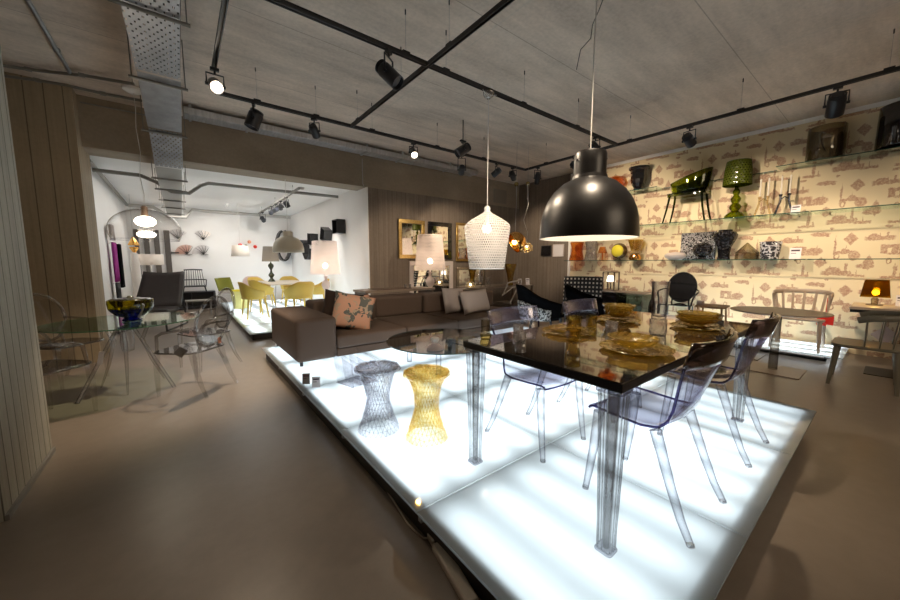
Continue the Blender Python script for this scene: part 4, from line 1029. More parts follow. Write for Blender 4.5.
obj('hub', G().lathe([(0, .38), (.05, .40), (.06, .50), (.04, .62), (0, .64)], 20), M['ghost'], t, smooth=50)
g = 'clear oval-backed armchairs round the glass table'
ghost_chair('clear oval-backed armchair nearest the white opening, with a grey tag on its arm', .03, 4.42, math.atan2(.62, .59) + .0, g)
ghost_chair('clear oval-backed armchair behind the glass table, towards the white room', .18, 5.35, 2.0, g)
ghost_chair('clear oval-backed armchair between the near wall panel and the glass table', -.98, 4.32, -.75, g)
ghost_chair('clear oval-backed armchair against the concrete pillar', -1.05, 5.52, -2.3, g)
t = thing('glass_bowl', 'thick blue and yellow glass bowl on the round glass table', 'bowl', (-.44, 4.86, .72))
obj('blue_body', G().lathe([(0, .0), (.07, .0), (.085, .01), (.06, .035), (.12, .06), (.165, .11), (.178, .135), (.12, .13), (0, .06)], 40), M['blue_glass'] if 'blue_glass' in M else M['amber_glass'], t, smooth=60)
obj('yellow_rim', G().lathe([(.178, .136), (.185, .19), (.182, .222), (.165, .222), (.155, .19), (.12, .14)], 40), M['yellow_rim'] if 'yellow_rim' in M else M['amber_glass'], t, smooth=60)
obj('lid', G().lathe([(0, .228), (.15, .226), (.172, .224), (.15, .236), (.03, .24), (.02, .262), (0, .265)], 40), M['smoke'], t, smooth=60)
def hang_tag(label, loc, rot, mat, w_=.05, h=.09):
    o = single('hang_tag', G().span(-w_ / 2, w_ / 2, -.001, .001, -h, 0), M[mat], label, 'tag', 'hanging tags'); o.location = loc; o.rotation_euler = rot; return o
hang_tag('white tag hanging off the rim of the blue and yellow bowl', (-.33, 4.69, .90), (0, .5, -.9), 'paper', .035, .16)
hang_tag('grey square tag hanging from the arm of the clear chair by the opening', (-.03, 4.15, .50), (.2, .7, .3), 'greycard', .085, .085)
hang_tag('small white tag under the glass tabletop', (-.62, 4.36, .52), (0, .2, 0), 'paper', .035, .12)
hang_tag('small orange tag on the back of the clear chair nearest the opening', (.272, 4.350, .535), (0, 0, .8), 'orange_card', .04, .06)
# ---------------------------------------------------------------- behind the sofa: console, lamps, mirrors, counter
t = thing('console_table', 'low dark wood console with a pale top behind the sofa', 'console table', (2.45, 5.50, 0))
obj('tabletop', G().span(0, 1.45, 0, .55, .80, .84), M['walnut_pale'], t, bevel=.006)
for x in (.04, 1.41): obj('side_panel', G().span(x - .02, x + .02, .03, .52, 0, .80), M['walnut'], t)
obj('runner', G().span(.25, .95, .06, .46, .841, .852), M['walnut'], t)
for x, r_ in ((3.30, .025), (3.40, .022)):
    single('drinking_glass', G().lathe([(0, 0), (r_ * .8, 0), (r_, .07), (r_ * .9, .07), (r_ * .7, .008), (0, .008)], 20), M['crystal'],
           'small clear glass on the console, %s of the pair' % ('left' if x < 3.35 else 'right'), 'glass', 'glasses on the console', loc=(x, 5.62, .8525), smooth=50)
def kabuki(label, x, y, s, z=0):
    t = thing('floor_lamp', label, 'floor lamp', (x, y, z)); t.scale = (s, s, s)
    obj('shade', G().lathe([(.325, 1.17), (.315, 1.28), (.262, 1.90), (.255, 1.905), (.25, 1.89)], 72), M['kabuki'], t, smooth=60)
    obj('base', G().lathe([(0, 0), (.17, 0), (.175, .02), (.12, .06), (.045, .12), (.04, .30), (.07, .42), (.085, .50), (.07, .58), (.04, .62), (.035, .80), (.075, .86), (.095, .93), (.075, 1.0), (.035, 1.04), (.03, 1.10), (.06, 1.13), (0, 1.14)], 32), M['kabuki_base'], t, smooth=60)
    obj('bulb', G().ball(0, 0, 1.36, .055), M['bulb_lamp'], t, smooth=180)
    obj('stem', G().rod((0, 0, 1.14), (0, 0, 1.23), .015), M['kabuki_base'], t)
kabuki('pinkish-white lattice floor lamp in front of the gold and black mirrors', 4.16, 6.05, 1.0)
kabuki('pinkish-white lattice floor lamp glowing at the right edge of the white room opening', 2.38, 7.32, .93)

frame_tree('wall_mirror', 'gold-framed mirror on the brown wall, next to the white room', 'mirror', 3.76, 4.44, 1.42, 2.27, 6.69, .085, M['gold_frame'], M['mirror'], group='framed mirrors on the brown wall')
frame_tree('wall_mirror', 'black-framed mirror on the brown wall between two gold ones', 'mirror', 4.54, 5.22, 1.42, 2.27, 6.69, .095, M['black_gloss'], M['mirror'], group='framed mirrors on the brown wall')
frame_tree('wall_mirror', 'narrow gold-framed mirror half behind the white bottle pendant', 'mirror', 5.36, 6.0, 1.36, 2.30, 6.69, .06, M['gold_frame'], M['mirror'], group='framed mirrors on the brown wall')
frame_tree('wall_mirror', 'white-framed mirror low on the wall behind the lattice floor lamp', 'mirror', 4.03, 5.26, .44, 1.36, 6.69, .10, M['pinkwhite'], M['mirror'], group='framed mirrors on the brown wall')
frame_tree('wall_mirror', 'ornate silver-framed mirror low on the wall below the bottle pendant', 'mirror', 5.38, 6.33, .60, 1.22, 6.69, .07, M['silver_frame'], M['mirror'], group='framed mirrors on the brown wall')
frame_tree('framed_picture', 'small black framed picture on the brown return wall', 'picture', 5.58, 5.90, 1.50, 1.78, 7.695, .02, M['black'], M['black_gloss'], .03, 'small pictures beside the wallpaper', True)
frame_tree('framed_picture', 'small white framed picture beside the black one', 'picture', 5.20, 5.53, 1.48, 1.80, 7.695, .02, M['pinkwhite'], M['paper'], .03, 'small pictures beside the wallpaper', True)
for i, (y, mt) in enumerate(((5.74, 'paper'), (5.365, 'greycard'))):
    pass
single('wall_patch', G().span(-.25, .25, -.004, 0, -.18, .18), M['beam_pale'], 'paler square patch on the brown wall near the ceiling', 'wall patch', loc=(6.9, 6.698, 3.1))
t = thing('display_table', 'dark glass display table behind the sofa against the brown wall', 'table', (5.20, 5.70, 0))
obj('tabletop', G().span(0, 1.98, 0, .75, .735, .76), M['walnut_pale'], t, bevel=.004)
for x in (.05, 1.93):
    for y in (.05, .70): obj('leg', G().span(x - .02, x + .02, y - .02, y + .02, 0, .734), M['walnut'], t)
t = thing('tall_vase', 'tall amber glass vase on the display table', 'vase', (6.54, 5.95, .76))
obj('body', G().lathe([(0, 0), (.07, 0), (.075, .02), (.06, .10), (.095, .30), (.155, .54), (.145, .54), (.05, .12), (0, .1)], 10), M['amber_clear'], t)
t = thing('carafe', 'clear glass carafe with a handle on the display table', 'carafe', (5.48, 5.98, .76))
obj('body', G().lathe([(0, 0), (.07, 0), (.09, .04), (.085, .12), (.04, .22), (.035, .30), (.055, .36), (.045, .36), (0, .02)], 24), M['ghost'], t, smooth=60)
obj('handle', G().tube([(.05, 0, .3), (.12, 0, .30), (.15, 0, .2), (.09, 0, .1)], .012, 8), M['ghost'], t, smooth=60)
t = thing('glass_jug', 'clear jug with curled handle right of the carafe', 'jug', (5.72, 5.92, .76))
obj('body', G().lathe([(0, 0), (.06, 0), (.08, .05), (.06, .15), (.08, .24), (.07, .24), (0, .02)], 24), M['ghost'], t, smooth=60)
obj('handle', G().tube([(.06, 0, .22), (.13, 0, .24), (.14, 0, .12), (.07, 0, .06)], .010, 8), M['ghost'], t, smooth=60)
t = thing('candle_lamp', 'small glowing amber glass lamp left of the carafe', 'table lamp', (5.30, 6.06, .76))
obj('glass', G().lathe([(0, 0), (.09, 0), (.11, .05), (.08, .11), (.03, .13), (0, .13)], 20), M['crystal_warm'], t, smooth=60)
obj('bulb', G().ball(0, 0, .06, .025), M['bulb_soft'], t, smooth=180)
card('white price card right of the amber vase', 6.72, 5.78, .76, -.3, 'paper', .11, .17)
card('white price card farther right beside the amber vase, above the black armchair', 7.04, 5.80, .76, -.3, 'paper', .11, .17)
t = thing('wire_chair', 'transparent chair with looping back arms behind the sofa', 'chair', (5.72, 5.30, 0), .25)
for (a, b) in ((-.26, .95), (.0, .90)):
    pass
obj('back_loop', G().tube([(-.27, -.05, .62), (-.29, -.18, .90), (-.15, -.26, .93), (.15, -.26, .93), (.29, -.18, .90), (.27, -.05, .62)], .016, 8), M['loop_clear'], t, smooth=60)
obj('lower_loop', G().tube([(-.27, -.05, .62), (-.15, -.25, .82), (.0, -.28, .80), (.15, -.25, .82), (.27, -.05, .62)], .014, 8), M['loop_clear'], t, smooth=60)
obj('cross_loop', G().tube([(-.2, -.2, .47), (-.05, -.27, .75), (.1, -.26, .92)], .012, 8), M['loop_clear'], t, smooth=60)
obj('seat', G().prism(rounded(.50, .46, .12), .44, .46), M['ghost'], t)
leg4(t, [[(s * .22, q * .19, .44), (s * .24, q * .21, 0)] for s in (-1, 1) for q in (-1, 1)], M['ghost'])

# black armchairs and the check chair behind the dining table
gb = 'black upholstered armchairs on the lit platform'
shell_chair('black upholstered tub armchair with a grey checked outer shell, right of the sofa', 4.16, 3.16, -2.2, gb, M['blackcloth'], z=.15, back=.86, arm=.66, w=.37, d=.34, outer=M['hound'], seat=.42, legm=M['black'])
shell_chair('black upholstered tub armchair in front of the black check-backed chair', 4.72, 2.72, -2.6, gb, M['blackcloth'], z=.15, back=.84, arm=.68, w=.36, d=.33, seat=.42, legm=M['black'])
t = thing('check_back_chair', 'chair with a black and white chequered back by the wallpaper corner', 'chair', (5.85, 3.55, 0), 2.05)
def CB(u, v):
    c = 2 * u - 1; return (c * .34, -.24 - .10 * v + .10 * c * c, .50 + .56 * v)
obj('back', G().grid(CB, 15, 6), M['checker'], t, smooth=180, solid=.03)
obj('seat', G().prism(rounded(.56, .54, .08), .40, .48), M['blackcloth'], t, bevel=.02)
leg4(t, [[(s * .24, q * .22, .40), (s * .26, q * .25, 0)] for s in (-1, 1) for q in (-1, 1)], M['black'])

# cabinet with lantern
t = thing('display_cabinet', 'black low cabinet with a glass right half against the wallpaper', 'cabinet', (6.95, 2.95, .10))
obj('carcass', G().span(0, .45, .50, 1.10, 0, .62), M['black_gloss'], t, bevel=.004)
obj('glass_case', G().span(0, .45, 0, .495, 0, .60), M['case_glass'], t, bevel=.004)
obj('worktop', G().span(-.01, .46, -.005, 1.105, .621, .64), M['walnut_pale'], t, bevel=.003)
t = thing('lantern', 'black-framed lantern with a glowing white lamp inside on the cabinet', 'lantern', (7.2, 3.70, .74))
for x in (-.1, .1):
    for y in (-.12, .12): obj('post', G().span(x - .012, x + .012, y - .012, y + .012, .0, .38), M['walnut'], t)
obj('roof', G().span(-.112, .112, -.132, .132, .381, .40), M['walnut'], t); obj('tray', G().span(-.112, .112, -.132, .132, -.0, .012), M['walnut'], t)
obj('lamp_shade', G().lathe([(.085, .19), (.06, .31), (.0, .311)], 24), M['bulb_soft2'], t, smooth=60)
obj('lamp_stem', G().rod((0, 0, .013), (0, 0, .19), .012), M['chrome'], t)
ghost_chair('glossy black oval-backed chair on the lit strip against the wallpaper', 7.15, 2.42, PI / 2 + .1, None, mat='black_gloss', z=.10, scale=1.06)
t = thing('bottle', 'slim black bottle shape standing beside the tall clear vase, on the strip', 'bottle', (7.0, 2.78, .10))
obj('body', G().lathe([(0, 0), (.06, 0), (.06, .40), (.05, .48), (.02, .55), (.02, .72), (0, .72)], 20), M['black_gloss'], t, smooth=50)
obj('stopper', G().lathe([(0, .721), (.022, .721), (.018, .76), (0, .765)], 16), M['black'], t)

# small wooden tables, bistro table and slat armchairs at the right
for i, (x, y, h, w_, lb) in enumerate(((6.15, 1.62, .70, .46, 'higher small square table with an oak top before the wallpaper'), (5.62, 1.62, .60, .60, 'lower small table with an oak top just beyond the black table'))):
    t = thing('side_table', lb, 'side table', (x, y, 0), .1, 'small oak-topped tables')
    obj('tabletop', G().prism(rounded(w_, w_ * .8, .05), h - .025, h), M['wood'], t, bevel=.005)
    for sx in (-1, 1):
        for sy in (-1, 1): obj('leg', G().rod((sx * w_ * .38, sy * w_ * .3, h - .025), (sx * w_ * .44, sy * w_ * .36, 0), .012), M['wood'], t)
t = thing('bistro_table', 'round taupe pedestal table with a square floor plate', 'table', (5.72, .84, 0))
obj('tabletop', G().lathe([(0, .715), (.40, .715), (.455, .728), (.46, .735), (.455, .74), (0, .74)], 64), M['taupe'], t, smooth=40)
obj('column', G().lathe([(.045, .012), (.04, .70), (.06, .714), (0, .714)], 24), M['acrylic_smoke'], t, smooth=50)
obj('floor_plate', G().span(-.27, .27, -.27, .27, 0, .011), M['taupe'], t, bevel=.004)
t = thing('floor_plate', 'second square floor plate, half under the lit strip behind the bistro table', 'plate', (6.35, 1.30, 0))
obj('plate_sheet', G().span(-.25, .25, -.25, .25, 0, .011), M['taupe_dark'], t, bevel=.004)
gs = 'slat-backed plastic armchairs on the right'
slat_chair('pale taupe slat-backed armchair behind the round bistro table', 6.97, .80, PI / 2, gs, M['taupe'], z=.10, H=.79)
slat_chair('grey-green slat-backed armchair turned sideways between bistro table and black mat', 5.80, .13, .02, gs, M['taupe_dark'], z=0, H=.76)
t = thing('hang_tag', 'red card hanging from the arm of the taupe armchair behind the bistro table', 'tag', (6.87, .535, .63)); t.rotation_euler = (0, 0, 1.1)
obj('string', G().tube([(0, .003, 0), (0, .003, .12), (0, .003, .222)], .003, 6), M['red'], t)
obj('card_sheet', G().span(-.09, .0, -.001, .001, -.14, 0), M['red'], t); obj('second_sheet', G().span(-.02, .09, .004, .006, -.16, -.04), M['red'], t)
t = thing('square_table', 'square dark-edged table carrying the small yellow lamp', 'table', (6.70, -.62, 0))
obj('tabletop', G().span(0, .75, 0, .95, .735, .77), M['taupe'], t, bevel=.004); obj('underframe', G().span(.01, .74, .01, .94, .70, .734), M['black'], t)
obj('pedestal', G().span(.33, .42, .43, .52, .0, .70), M['acrylic_smoke'], t)
t = thing('table_lamp', 'small glowing yellow lamp on the square table by the wallpaper', 'table lamp', (7.15, .14, .77))
sq = lambda w_, z: [(w_, w_, z), (-w_, w_, z), (-w_, -w_, z), (w_, -w_, z)]
g = G(); a = sq(.125, .11); b = sq(.10, .33); g.put(a + b, [(0, 1, 5, 4), (1, 2, 6, 5), (2, 3, 7, 6), (3, 0, 4, 7)]); obj('shade', g, M['lamp_gold'], t, solid=.005)
obj('base', G().lathe([(0, 0), (.075, 0), (.075, .012), (.03, .02), (.035, .08), (.02, .10), (0, .10)], 20), M['smoke'], t, smooth=50)
obj('bulb', G().ball(0, 0, .165, .032), M['bulb_y'], t, smooth=180)
card('white price card on the square table right of the yellow lamp', 7.2, -.08, .77, -1.4, 'paper', .10, .14)
single('floor_mat', G().prism(rounded(.50, .60, .02), 0, .008), M['black'], 'black mat on the floor beyond the grey-green armchair', 'mat', loc=(6.62, -.16, 0), rz=.0)
single('wall_diamond_print', G().put([(0, 0, -.13), (0, .13, 0), (0, 0, .13), (0, -.13, 0)], [(0, 1, 2, 3)]), M['pink'], 'pinkish diamond-shaped sign low on the wallpaper beside the strip', 'sign', loc=(7.67, .02, .32), solid=.004)
t = thing('stool_cube', 'pale pink cube on the small oak table', 'box', (6.1, 1.75, .70)); obj('cube_box', G().span(-.04, .04, -.04, .04, 0, .06), M['pink'], t, bevel=.01)

# ---------------------------------------------------------------- glass wall shelves and what stands on them
def shelf(label, y0, y1, z, X=7.33):
    D = 7.675 - X
    t = thing('glass_shelf', label, 'shelf', (X, y0, z - .012), 0, 'glass shelves on the wallpapered wall'); L = y1 - y0
    obj('pane', G().span(.004, D, 0, L, 0, .012), M['shelf_glass'], t)
    obj('front_edge', G().span(0, .004, 0, L, 0, .012), M['edge_glass'], t)
    for y in [.15] + [k for k in (L / 2, L - .15)]:
        obj('bracket', G().span(D - .045, D + .004, y - .008, y + .008, -.014, -.001), M['chrome'], t)
shelf('top glass shelf, run carrying the black urn vase', 2.96, 4.9, 2.79)
shelf('narrow top glass shelf running behind the green chair and lamp', 1.30, 2.94, 2.79, 7.60)
shelf('top glass shelf, right run under the smoked glass lamp', -1.2, 1.27, 2.80)
shelf('middle glass shelf, long left run carrying the green chair', .84, 4.9, 2.06, 7.15)
shelf('middle glass shelf, empty right run', -1.2, .82, 2.06, 7.15)
shelf('lowest glass shelf, long left run with the vases', .84, 4.95, 1.38)
shelf('lowest glass shelf, empty right run', -1.2, .82, 1.38)
SX = 7.50
t = thing('urn_vase', 'black moulded urn with a flared rim on the top shelf', 'vase', (SX, 3.38, 2.79))
obj('body', G().lathe([(0, 0), (.10, 0), (.105, .03), (.085, .06), (.13, .14), (.15, .22), (.145, .34), (.16, .40), (.19, .42), (.19, .445), (.12, .445), (0, .42)], 12), M['black_gloss'], t)
obj('rim', G().lathe([(.12, .4455), (.195, .4455), (.19, .465), (.12, .465)], 12), M['black_gloss'], t)
t = thing('orange_table_lamp', 'amber-orange frilled glass lamp on the top shelf behind the black dome', 'lamp', (SX, 3.85, 2.79))
obj('shade', G().lathe([(.16, .16), (.18, .22), (.12, .36), (.06, .38)], 14, jag=.06), M['orange_clear'], t); obj('base', G().lathe([(0, 0), (.09, 0), (.03, .04), (.05, .10), (.03, .159), (0, .16)], 16), M['orange_clear'], t, smooth=50)
t = thing('smoked_lamp', 'large smoked clear cylinder lamp with reflections on the top shelf', 'lamp', (SX, .78, 2.80))
obj('cylinder', G().lathe([(0, .004), (.19, .004), (.20, .02), (.20, .46), (.19, .47), (.185, .46), (.185, .02), (0, .02)], 40), M['smoke'], t, smooth=50)
obj('inner_cylinder', G().lathe([(.08, .03), (.085, .30), (.05, .36), (0, .37)], 32), M['chrome'], t, smooth=50)
obj('handle', G().tube([(-.14, -.02, .10), (-.15, .02, .20), (-.12, .05, .34), (-.05, .05, .40), (.05, .02, .40)], .007, 8), M['black'], t, smooth=60)
t = thing('drum_lamp', 'big glossy black drum lampshade at the right end of the top shelf', 'lamp', (7.405, .06, 2.80))
obj('drum', G().lathe([(.255, 0.002), (.26, .01), (.252, .52), (.245, .525), (.24, .515), (.248, .01)], 56), M['black_gloss'], t, smooth=50)
obj('stand', G().lathe([(0, 0), (.12, 0), (.02, .02), (.02, .3), (0, .3)], 20), M['chrome'], t)

# green chair on the middle shelf (faces the wall side-on)
t = thing('green_armchair', 'transparent olive-green armchair standing on the middle glass shelf', 'armchair', (7.37, 2.44, 2.06), 0)
def TUB(u, v):
    a = math.radians(-225 + 270 * u); ca, sa = math.cos(a), math.sin(a)
    return (ca * (.17 + .02 * v), sa * (.30 + .05 * v), .52 + (.27 - .12 * sa) * v)
obj('tub_back', G().grid(TUB, 31, 5), M['green_acr'], t, smooth=180, solid=.014)
obj('seat_box', G().prism(rounded(.34, .60, .08), .47, .52), M['green_acr'], t, bevel=.006)
obj('seat_rim', G().tube([(a, b, .52) for a, b in rounded(.35, .61, .08)], .009, 6, closed=True), M['green_edge'], t)
for s in (-1, 1):
    for q in (-1, 1): leg4(t, [[(s * .13, q * .25, .47), (s * .15, q * .28, .25), (s * .165, q * .33, 0)]], M['green_edge'], .020, .013)
t = thing('green_table_lamp', 'green lattice-shaded lamp with a beaded stem on the middle shelf', 'table lamp', (7.38, 1.74, 2.06))
obj('shade', G().lathe([(.195, .54), (.18, .80), (.160, .93), (.150, .935)], 52), M['green_lat'], t, smooth=60)
obj('shade_liner', G().lathe([(.187, .545), (.172, .80), (.154, .925)], 40), M['green_acr'], t, smooth=60)
obj('base', G().lathe([(0, 0), (.14, 0), (.135, .05), (.09, .10), (.05, .125), (.075, .16), (.085, .19), (.06, .235), (.045, .25), (.065, .29), (.072, .32), (.05, .36), (.035, .38), (.05, .42), (.052, .45), (.03, .48), (.02, .54), (0, .54)], 28), M['green_acr'], t, smooth=60)
def candles(label, y0, y1, mat):
    t = thing('candlestick', label, 'candlestick', (SX, (y0 + y1) / 2, 2.06), 0, 'arched candlesticks on the middle shelf'); h = abs(y1 - y0) / 2
    for s in (-1, 1):
        obj('leg', G().tube([(0, s * (h + .055), 0), (0, s * (h + .03), .10), (0, s * h, .22), (0, s * h, .30)], .014, 8), M[mat], t, smooth=60)
        obj('holder', G().lathe([(0, .30), (.02, .30), (.024, .33), (0, .33)], 16, 0, s * h), M[mat], t)
        obj('candle', G().lathe([(.011, .331), (.011, .60), (.003, .61), (0, .61)], 12, 0, s * h), M['candle'], t)
    obj('bridge', G().tube([(0, -h, .25), (0, 0, .29), (0, h, .25)], .010, 8), M[mat], t, smooth=60)
    obj('wire_loop', G().tube([(0, -h - .04, .006), (0, 0, .02), (0, h + .04, .006)], .006, 6), M[mat], t)
candles('clear arched candlestick with two white candles beside the green lamp', 1.36, 1.46, 'crystal_warm')
candles('dark chrome candlestick with two white candles beside the price card', 1.11, 1.21, 'chrome_dark')
card('white price card on the middle shelf right of the candlesticks', SX - .05, 1.02, 2.06, -PI / 2 - .2, 'paper', .11, .14)
# lowest shelf
def vase(name, label, y, prof, mat, n=32, jag=0, cat='vase', group='ornaments on the lowest shelf', sy=1.0, sm=50):
    o = single(name, G().lathe(prof, n, jag=jag), M[mat], label, cat, group, loc=(SX, y, 1.38), smooth=sm); return o
vase('hourglass_stool', 'orange glass hourglass stool at the left end of the lowest shelf', 4.72, [(0, 0), (.17, 0), (.15, .10), (.12, .22), (.12, .30), (.15, .42), (.15, .43), (0, .43)], 'orange_clear', 22, .03, 'stool', sm=20)
vase('hourglass_stool', 'speckled clear glass stool next to the orange one on the lowest shelf', 4.36, [(0, 0), (.14, 0), (.12, .10), (.10, .22), (.11, .30), (.13, .42), (.13, .43), (0, .43)], 'crystal', 22, .03, 'stool', sm=20)
t = thing('table_lamp', 'little orange lamp on the lowest shelf', 'table lamp', (SX, 4.08, 1.38), 0, 'ornaments on the lowest shelf')
obj('base', G().lathe([(0, 0), (.06, 0), (.012, .015), (.012, .16), (0, .16)], 20), M['orange_clear'], t); obj('shade', G().lathe([(.10, .16), (.06, .30), (.055, .30)], 28), M['orange_clear'], t, smooth=60)
t = thing('round_lamp', 'round lamp with a yellow face and dark shell on the lowest shelf', 'lamp', (SX, 3.72, 1.38), 0, 'ornaments on the lowest shelf')
obj('shell', G().ball(.03, 0, .20, .17, sx=.7, n=24), M['smoke'], t, smooth=180); obj('face', G().ball(-.05, 0, .20, .13, sx=.5, n=20), M['yellow_face'], t, smooth=180); obj('foot', G().lathe([(0, 0), (.06, 0), (.05, .03), (0, .035)], 20), M['smoke'], t)
t = thing('gold_vase', 'dark gold waisted vase with a pale band beside the round yellow lamp', 'vase', (SX, 3.37, 1.38), 0, 'ornaments on the lowest shelf')
obj('foot', G().lathe([(0, 0), (.10, 0), (.12, .04), (.09, .11), (0, .115)], 28), M['gold_lamp'], t, smooth=60); obj('band', G().lathe([(0, .116), (.10, .116), (.13, .15), (.10, .19), (0, .19)], 28), M['crystal_warm'], t, smooth=60); obj('cup', G().lathe([(.08, .191), (.11, .30), (.15, .42), (.14, .42), (.09, .25), (0, .2)], 28), M['amber_clear'], t, smooth=60)
o = vase('oval_dish', 'low pinkish oval dish left of the mosaic square', 2.62, [(0, 0), (.10, 0), (.17, .05), (.18, .09), (.14, .13), (0, .15)], 'pinkwhite', 32, 0, 'dish')
t = thing('mosaic_panel', 'square silver mosaic panel leaning at the back of the lowest shelf', 'panel', (7.60, 2.30, 1.38), 0, 'ornaments on the lowest shelf')
obj('tiles', G().span(-.015, .015, -.27, .27, 0, .50), M['glitter'], t); obj('panel_back', G().span(.016, .026, -.275, .275, 0, .505), M['black'], t)
t = thing('round_vase', 'small black oval cut vase before the mosaic square', 'vase', (7.44, 2.17, 1.38), 0, 'ornaments on the lowest shelf')
obj('body', G().ball(0, 0, .175, .135, sz=.98, sy=1.15, n=24), M['black_cut'], t, smooth=180); obj('foot', G().lathe([(0, 0), (.07, 0), (.06, .05), (0, .05)], 20), M['black_cut'], t)
vase('baluster_vase', 'tall black shouldered cut vase, darkest of the lowest shelf', 1.87, [(0, 0), (.09, 0), (.085, .10), (.10, .22), (.165, .36), (.175, .42), (.15, .465), (.10, .485), (.10, .51), (.08, .51), (0, .45)], 'black_cut', 28, .01)
t = thing('pyramid_box', 'smoked glass box with a pyramid lid on the lowest shelf', 'box', (SX, 1.56, 1.38), 0, 'ornaments on the lowest shelf')
g = G(); g.lathe([(0, 0), (.16, 0), (.155, .10), (0, .10)], 12); obj('box', g, M['smoke'], t); obj('lid', G().lathe([(.17, .101), (.015, .27), (0, .28)], 12), M['smoke'], t)
vase('cut_bowl', 'grey cut-crystal cup beside the price card on the lowest shelf', 1.27, [(0, 0), (.105, 0), (.115, .08), (.135, .28), (.125, .28), (.10, .05), (0, .04)], 'grey_cut', 24, .03, 'cup', sm=30)
card('white price card on the lowest shelf right of the cut-crystal cup', SX - .08, .97, 1.38, -PI / 2 - .1, 'paper', .13, .17)

# ---------------------------------------------------------------- white side room
PZ = .12
gy = 'mustard shell chairs in the white room'
def ychair(label, x, y, rz, mat='yellow', w=.28, tags=None, **k): return shell_chair(label, x, y, rz, gy, M[mat], z=PZ, back=.80, arm=.64, seat=.46, w=w, d=.26, legm=M[mat], name='shell_armchair', legr=(.022, .012), splay=1.25, drop=.03, **k)
ychair('mustard shell armchair seen side-on nearest the aisle', 1.22, 8.55, -1.45)
ychair('mustard shell armchair seen from behind, just over the sofa arm', 2.02, 8.05, .25, w=.32)
ychair('mustard shell armchair half behind the white table', 1.72, 10.98, -2.6)
ychair('olive and mustard shell armchair at the far side of the white table', 2.55, 11.1, PI)
ychair('mustard shell armchair partly behind the lattice floor lamp', 2.68, 8.9, 1.4)
ychair('mustard shell armchair beyond the side-on one', 1.55, 9.55, -1.2)
t = ychair('pale pink shell chair beyond the white table', 1.70, 11.85, PI, 'pink')
t['group'] = 'pink chairs'; 
t = thing('green_chair', 'olive green low chair on thin legs by the white back wall', 'chair', (1.12, 11.6, PZ), -2.2)
obj('back', G().grid(lambda u, v: ((2 * u - 1) * .34, -.22 - .10 * v + .06 * (2 * u - 1) ** 2, .42 + .36 * v), 9, 5), M['olive'], t, smooth=180, solid=.03)
obj('seat', G().prism(rounded(.62, .5, .06), .36, .42), M['pinkwhite'], t, bevel=.01)
leg4(t, [[(s * .28, q * .2, .36), (s * .28, q * .22, 0)] for s in (-1, 1) for q in (-1, 1)], M['chrome'], .012, .012)
t = thing('yellow_stool', 'bright yellow tapered plastic stool beside the mustard chairs', 'stool', (1.18, 10.6, PZ))
obj('bucket', G().lathe([(0, 0), (.15, 0), (.21, .46), (.19, .46), (0, .40)], 4, twist=0), M['yellow_pale'], t); obj('seat', G().lathe([(0, .462), (.215, .462), (.215, .50), (0, .51)], 4), M['bright_yellow'], t)
t = thing('white_table', 'long white table on thin legs between the mustard chairs', 'table', (2.05, 9.55, PZ), 0)
obj('tabletop', G().prism(rounded(.95, 2.0, .1), .70, .72), M['tabletop_cream'], t, bevel=.005)
for sx in (-1, 1):
    for sy in (-1, 1): obj('leg', G().tube([(sx * .35, sy * .8, .70), (sx * .40, sy * .88, 0)], .012, 8), M['chrome'], t)
obj('crossbar', G().tube([(-.37, -.84, .3), (.37, .84, .35)], .006, 6), M['black'], t)
t = thing('grey_table_lamp', 'grey pleated table lamp on a dark turned stem in the white room', 'table lamp', (1.84, 9.95, .84))
obj('shade', G().lathe([(.20, .52), (.16, .90), (.15, .90)], 40, jag=.012), M['shade_grey'], t, smooth=60)
obj('base', G().lathe([(0, 0), (.09, 0), (.07, .04), (.03, .09), (.075, .17), (.03, .24), (.02, .30), (.07, .40), (.06, .44), (.02, .48), (0, .53)], 24), M['lampstem'], t, smooth=60)
obj('bulb', G().ball(0, 0, .58, .04), M['bulb_soft'], t, smooth=180)
def simple_pend(label, x, y, z, prof, mat, r, ztop=2.93, inner=True, warm=True):
    t = thing('pendant_lamp', label, 'pendant lamp', (x, y, z)); h = prof[-1][1]
    obj('shade', G().lathe(prof, 40), M[mat], t, smooth=60, solid=.004)
    if inner: obj('bulb', G().ball(0, 0, h * .45, r), M['bulb_soft'], t, smooth=180)
    obj('cable', G().rod((0, 0, h), (0, 0, ztop - z), .004, n=6), M['clear_wire'], t); return t
simple_pend('small white cone-shaded pendant in the white room', 1.30, 11.0, 1.50, [(.22, 0), (.19, .29), (.03, .295)], 'shade_white', .05)
simple_pend('cream bell-shaped pendant in front of the black ribbon shelf', 1.62, 7.05, 1.52, [(.27, 0), (.268, .08), (.245, .17), (.19, .245), (.12, .285), (.085, .295), (.08, .385), (.02, .39)], 'cream_shade', .04, inner=False)
